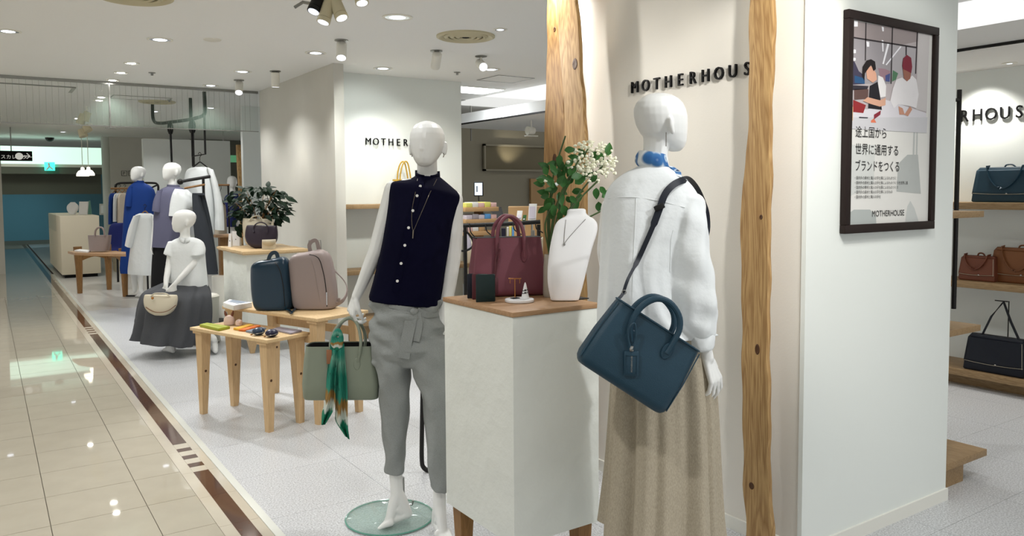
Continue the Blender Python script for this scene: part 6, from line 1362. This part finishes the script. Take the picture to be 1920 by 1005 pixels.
def diffuser(x, y, label, r=.235):
    t = thing('air_diffuser', (x, y, ZC), label, 'air vent', 'round air diffusers')
    MB().lathe([(r, 0), (r, -.012), (r*.92, -.02), (r*.80, -.010), (r*.78, -.004)], (x, y, ZC), 48).build('outer_ring', 'fixture_cream', t)
    for q, s in enumerate((.66, .46, .26)): MB().lathe([(r*(s+.09), -.003), (r*(s+.09), -.010), (r*s, -.022), (r*(s-.06), -.014), (r*(s-.06), -.004)], (x, y, ZC), 40).build('cone_ring', 'fixture_cream', t)
    MB().lathe([(r*.77, -.0025), (.002, -.0028)], (x, y, ZC), 40).build('throat', 'tag_brown', t)
    MB().lathe([(r*.12, -.004), (r*.12, -.016), (.002, -.018)], (x, y, ZC), 20).build('centre_cap', 'dark_void', t)
diffuser(.83, 5.5, 'large round air diffuser cut by the top edge above the aisle'); diffuser(3.26, 5.50, 'cream round air diffuser above the navy shirt mannequin')
diffuser(2.0, 11.6, 'round air diffuser behind the glass smoke screen')
WA = (1, .93, .82)
downlight(1.234, 6.946, 'adjustable blue-white downlight left of the plain ceiling disc', .10, 'lens', 75, 55, (1.6, 5.1, .5), (.97, .98, 1))
downlight(2.502, 5.176, 'large downlight right of the cream spotlight cluster', .11, 'lens', 42, 120)
downlight(2.513, 6.874, 'downlight above the grey partition front end', .095, 'lens', 34, 120)
downlight(3.394, 7.369, 'downlight washing the back shelf wall', .10, 'lens', 22, 110)
downlight(4.358, 6.858, 'downlight beside the square ceiling hatch', .10, 'lens', 26, 120)
downlight(3.357, 5.14, 'small recessed downlight beside the cream air diffuser', .055, 'lens_dim', 8, 60)
downlight(2.258, 8.315, 'downlight above the hanging trousers', .09, 'lens', 30, 120)
downlight(2.23, 9.568, 'downlight nearest the glass smoke screen', .09, 'lens', 30, 120)
mat('lens_hot', (255, 252, 245), .3, emit=22.0)
for k, yy in enumerate((8.327, 9.033, 9.669)): downlight(1.22, yy, ('nearest', 'middle', 'farthest')[k] + ' bright lamp of the three along the aisle edge', .07, 'lens_hot', 26, 110)
# further rows assumed out of view; leftmost row added to brighten the ceiling
for x, y, w_ in ((2.5, 3.45, 34), (2.2, 1.2, 26), (.2, 4.2, 50), (.2, 1.5, 44), (.2, 7.2, 26), (.2, 11, 24), (.2, 15, 24), (2.2, 13, 30), (4.4, 4.2, 18), (4.5, 2.6, 18), (4.5, .9, 18), (.6, -1.2, 44), (3.0, -.6, 44), (-1.6, 1.0, 60), (-1.6, 4.0, 70), (-1.6, 7.0, 70), (-1.6, 10.0, 60), (7.2, 8, 16)):
    downlight(x, y, 'ceiling downlight of an assumed row out of view', .09, 'lens', w_, 125)
# ceiling discs and detectors
t = thing('speaker_disc', (1.59, 6.724, ZC), 'plain white ceiling speaker disc beside the adjustable downlight', 'speaker'); MB().lathe([(.07, 0), (.07, -.006), (.06, -.010), (.002, -.010)], (1.59, 6.724, ZC), 28).build('disc', 'fixture_white', t)
for (x, y), lb in (((1.489, 8.871), 'small sensor dot on the ceiling beside the three bright lamps'), ((4.16, 7.2), 'small sprinkler head near the square ceiling hatch'), ((2.1, 11.3), 'sprinkler head behind the glass smoke screen')):
    t = thing('sprinkler_head', (x, y, ZC), lb, 'sprinkler'); MB().lathe([(.035, 0), (.033, -.006), (.012, -.010), (.012, -.03), (.002, -.032)], (x, y, ZC), 16).build('head', 'steel', t)
# spotlights
projector(2.483, 6.191, (2.0, 5.2, .8), 'white ceiling spotlight aimed at the backpacks', watt=20, ang=50)
projector(3.377, 6.211, (3.9, 7.8, 1.2), 'lit ceiling spotlight left of the dark-ringed one', watt=30, ang=75)
projector(3.858, 6.235, (2.7, 2.6, 1.2), 'dark-ringed ceiling spotlight near the cream air diffuser', L=.16)
projector(2.53, 8.106, (2.6, 8.4, 1), 'lit spotlight near the top of the grey partition', watt=9, ang=60)
projector(2.39, 8.959, (1.9, 7.6, .9), 'spotlight between the partition and the smoke screen', watt=10, ang=60)
# cluster of cream projectors at the top of the picture
cc = V((1.85, 4.78, ZC)); cs_ = thing('spotlight_cluster', cc, 'cluster of cream spotlights hanging at the top of the picture', 'light')
MB().lathe([(.09, 0), (.09, -.03), (.03, -.04)], cc, 24).build('canopy', 'fixture_cream', cs_)
for i, (xa, ya, xb, yb) in enumerate(((620, -2, 606, 42), (626, -4, 641, 34), (672, -30, 679, 6), (598, -4, 588, 22))):
    D_ = 4.8; a = at(xa, ya, D_); b = at(xb, yb, D_-.03); d = (b-a).normalized(); mm = 'black_metal' if i == 3 else 'fixture_cream'
    MB().tube([a - d*.02, a, b - d*.03, b - d*.028, b - d*.024, b], [.028, .036, .040, .037, .041, .041], 20).build('barrel', mm, cs_); MB().tube([b, b + d*.002], [.034, .034], 18).build('lens', 'lens_dim', cs_)
    MB().tube([a, V((a.x, a.y, ZC-.02)), cc - ZU*.02], .008, 6).build('arm', 'fixture_cream', cs_)
MB().tube([at(552, 14, 4.8), at(568, 4, 4.8), at(590, 8, 4.8)], .01, 8).build('lever', 'steel', cs_)
spot('cluster_lamp', (1.92, 4.62, 2.48), (2.68, 2.3, 1.75), 80, 38, .7, (1, .96, .9), .04)
spot('cluster_lamp', (1.84, 4.6, 2.46), (1.62, 2.6, 1.0), 16, 34, .7, (1, .98, .96), .04)
# square hatches, light panel
def hatch(label, x0, y0, x1, y1):
    t = thing('ceiling_hatch', ((x0+x1)/2, (y0+y1)/2, ZC), label, 'hatch'); e = .012
    MB().box((x0+e, y0+e, ZC-.003), (x1-e, y1-e, ZC-.0005)).build('panel', 'ceil_white', t, smooth=0)
    for lo, hi in (((x0, y0), (x1, y0+e)), ((x0, y1-e), (x1, y1)), ((x0, y0+e), (x0+e, y1-e)), ((x1-e, y0+e), (x1, y1-e))): MB().box((lo[0], lo[1], ZC-.006), (hi[0], hi[1], ZC-.0005)).build('frame_bar', 'steel', t, smooth=0)
hatch('square ceiling access hatch before the bright light panel', 4.63, 7.13, 5.11, 7.58); hatch('square ceiling hatch beyond the bright light panel', 5.0, 9.3, 5.5, 9.8)
hatch('ceiling access hatch behind the glass smoke screen', 1.4, 11.1, 2.1, 11.5)
t = thing('light_panel', (5.0, 8.34, ZC), 'bright rectangular ceiling light panel beside the shelf wall', 'light'); MB().box((4.62, 8.1, ZC-.012), (5.33, 8.58, ZC-.001)).build('diffuser', 'panel_light', t, smooth=0)
MB().box((4.60, 8.08, ZC-.008), (5.35, 8.0999, ZC-.001)).build('frame_bar', 'fixture_white', t, smooth=0)
l = bpy.data.lights.new('panel_lamp', 'AREA'); l.shape = 'RECTANGLE'; l.size = .68; l.size_y = .45; l.energy = 9; l.color = (.95, .98, 1); o = bpy.data.objects.new('panel_lamp', l); COL.objects.link(o); o.location = (4.98, 8.34, ZC-.03)
# soffit downlight at the right
t = thing('downlight', (5.95, 2.62, 2.42), 'small downlight in the soffit above the right wall letters', 'light'); q = onz(1893, 118, 2.42); q.x = max(q.x, 5.62)
t.location = (q.x, q.y, 2.42); ROOTLOC[t.name] = V((q.x, q.y, 2.42)); MB().lathe([(.05, 0), (.05, -.005), (.04, -.006)], (q.x, q.y, 2.42), 20).build('trim_ring', 'fixture_white', t); MB().lathe([(.039, -.004), (.002, -.008)], (q.x, q.y, 2.42), 20).build('lens', 'lens_dim', t)
for yy in (q.y-.9, q.y+.25, q.y+1.2): spot('soffit_lamp', (q.x, yy, 2.40), (6.3, yy, .7), 24, 120, .8, (1, .96, .9), .04)
# ---------------------------------------------------------------- hanging glass smoke screen across the shop
gs = thing('smoke_screen', (.9, 9.85, 2.25), 'wired glass smoke screen hanging from the ceiling', 'glass screen')
MB().box((-3, 9.846, 2.262), (2.849, 9.852, ZC-.031)).build('pane', 'glass_pane', gs, smooth=0)
MB().box((-3, 9.83, ZC-.030), (2.849, 9.868, ZC-.001)).build('top_channel', 'steel', gs, smooth=0)
MB().box((-3, 9.842, 2.252), (2.849, 9.856, 2.2619)).build('bottom_edge', 'steel', gs, smooth=0)
m = MB()
for k in range(96): x = -2.95 + k*.06; m.box((x, 9.8485, 2.262), (x+.0022, 9.8495, ZC-.031))
tag(m.build('wires', 'steel', gs, smooth=0), kind='stuff')
p = ony(206, 200, 9.83); MB().box((p.x-.006, 9.82, 2.24), (p.x+.006, 9.835, ZC-.002)).build('joint_post', 'steel', gs, smooth=0); MB().box((p.x-.05, 9.815, 2.232), (p.x+.05, 9.865, 2.24)).build('joint_foot', 'steel', gs, smooth=0)
# second smoke screen near the cash desk
g2 = thing('smoke_screen', (5.0, 9.9, 2.2), 'short glass smoke screen above the cash desk', 'glass screen'); MB().box((4.4, 9.9, 2.3), (5.5, 9.906, ZC-.001)).build('pane', 'glass_pane', g2, smooth=0); p = ony(883, 230, 9.89); MB().box((p.x-.006, 9.88, 2.24), (p.x+.006, 9.899, ZC-.002)).build('joint_post', 'steel', g2, smooth=0); MB().box((4.4, 9.895, 2.29), (5.5, 9.911, 2.2999)).build('bottom_edge', 'steel', g2, smooth=0)
# white ring spotlight under the soffit near the cash desk
p = at(996, 245, 10.2); t = thing('spotlight', V((p.x, p.y, 2.42)), 'white spotlight hanging below the soffit left of the timbers', 'light'); MB().cyl(p, V((p.x, p.y, 2.42 if p.x > 5.504 else ZC)), .012, .012, 8).build('arm', 'fixture_white', t); MB().tube([p - HR*.05 - HF*.04, p + HR*.03 + HF*.02], [.055, .05], 18).build('barrel', 'fixture_white', t); m = MB(); m.box((p.x-.09, p.y-.03, p.z-.075), (p.x+.09, p.y+.03, p.z-.062)); m.build('plate', 'fixture_white', t)
# ---------------------------------------------------------------- pendants and track over the far counter
for i, (x, y, D_) in enumerate(((155, 324, 14.3), (166, 323, 14.9))):
    p = at(x, y, D_); t = thing('pendant_lamp', p, ('left', 'right')[i] + ' white dome pendant lamp over the cream counter', 'lamp', 'pendant lamps')
    MB().lathe([(.105, -.06), (.10, -.02), (.07, .03), (.03, .05), (.03, .09), (.012, .10)], p, 24).build('shade', 'pend_white' if 'pend_white' in MT else mat('pend_white', (255, 248, 228), .5, emit=1.6), t)
    MB().cyl(p + ZU*.1, V((p.x, p.y, ZC)), .006, .006, 6).build('cord', 'fixture_white', t); MB().lathe([(.09, -.058), (.002, -.056)], p, 20).build('bulb_disc', 'lens', t)
D_ = 11.2; p = at(160, 230, D_); t = thing('spotlight_cluster', V((p.x, p.y, ZC)), 'grey spotlight cluster on a rail behind the glass smoke screen', 'light')
for a, b in (((165, 210), (158, 226)), ((157, 214), (150, 232)), ((160, 236), (166, 246)), ((152, 243), (157, 256))): A_ = at(*a, D_); B_ = at(*b, D_); MB().tube([A_, B_], [.05, .06], 14).build('barrel', 'fixture_cream', t)
MB().tube([at(150, 246, D_), at(172, 232, D_)], .02, 8).build('rail', 'fixture_white', t); q = at(163, 208, D_); MB().cyl(q, V((q.x, q.y, ZC)), .02, .02, 8).build('stem', 'fixture_white', t)
p = onz(93, 258, ZC); t = thing('dome_camera', p, 'black dome camera on the far aisle ceiling', 'camera'); MB().lathe([(.09, 0), (.085, -.03), (.07, -.06), (.03, -.09), (.002, -.095)], p, 20).build('dome', 'black_metal', t)
for i, (x, y) in enumerate(((190, 182), (186, 188), (146, 222), (118, 247), (395, 202), (300, 228))):
    p = onz(x, y, ZC); downlight(p.x, p.y, ('first', 'second', 'third', 'fourth', 'fifth', 'sixth')[i] + ' far downlight seen through the glass smoke screen', .08, 'lens_hot' if i < 3 else 'lens', 16, 120)
p = onz(40, 155, ZC); t = thing('ceiling_hatch', p, 'linear slot grille on the aisle ceiling behind the glass', 'vent'); MB().box((-.9, p.y+.1, ZC-.012), (.9, p.y+.6, ZC-.001)).build('panel', 'ceil_white', t, smooth=0); MB().box((.9001, p.y+.1, ZC-.016), (.94, p.y+.6, ZC-.001)).build('end_slot', 'steel', t, smooth=0); MB().box((-.9, p.y+.09, ZC-.014), (.94, p.y+.0999, ZC-.001)).build('side_slot', 'steel', t, smooth=0)

# ---------------------------------------------------------------- unseen display lamps and fills, added without fittings
def offspot(x, y, tgt, watt, ang, col=(1, .975, .93), r=.04): return spot('unseen_lamp', (x, y, ZC-.12), tgt, watt, ang, .5, col, r)
offspot(1.9, 1.1, (2.7, 2.25, 1.6), 52, 55, (1, .96, .9))
offspot(2.65, .05, (1.8, 1.95, 1.05), 50, 40, (.98, .99, 1))          # sign wall
offspot(2.2, 1.0, (2.6, 2.1, 2.3), 14, 40, (1, .9, .72))           # right timber
offspot(2.0, 2.6, (2.6, 3.4, 2.4), 4, 50, (1, .9, .75))           # left timbers
offspot(1.3, 3.4, (1.7, 2.5, 1.1), 14, 45, (.95, .97, 1))          # plinth top
offspot(1.0, 2.0, (1.5, 3.3, 1.2), 12, 45)                         # navy shirt
offspot(1.4, 6.6, (1.5, 5.2, .6), 26, 50, (.97, .98, 1))           # tables
offspot(3.0, 6.2, (3.3, 7.8, 1.8), 20, 60, (.95, 1, .97))          # back wall
offspot(1.3, 7.0, (1.6, 8.0, .8), 14, 50)
offspot(2.9, 0.8, (3.3, 1.9, 1.6), 12, 70)
spot('added_wall_glow', (.8, 25.3, 1.3), (.8, 27.6, .3), 26, 110, .9, (.55, .88, 1), .2)  # unseen lamp added to lighten the foot of the teal wall
spot('added_lintel_fill', (.6, 19.0, 2.6), (.8, 20.6, 1.7), 12, 120, .9, (.9, 1, .85), .2)  # unseen fill added so the lintel is less dark
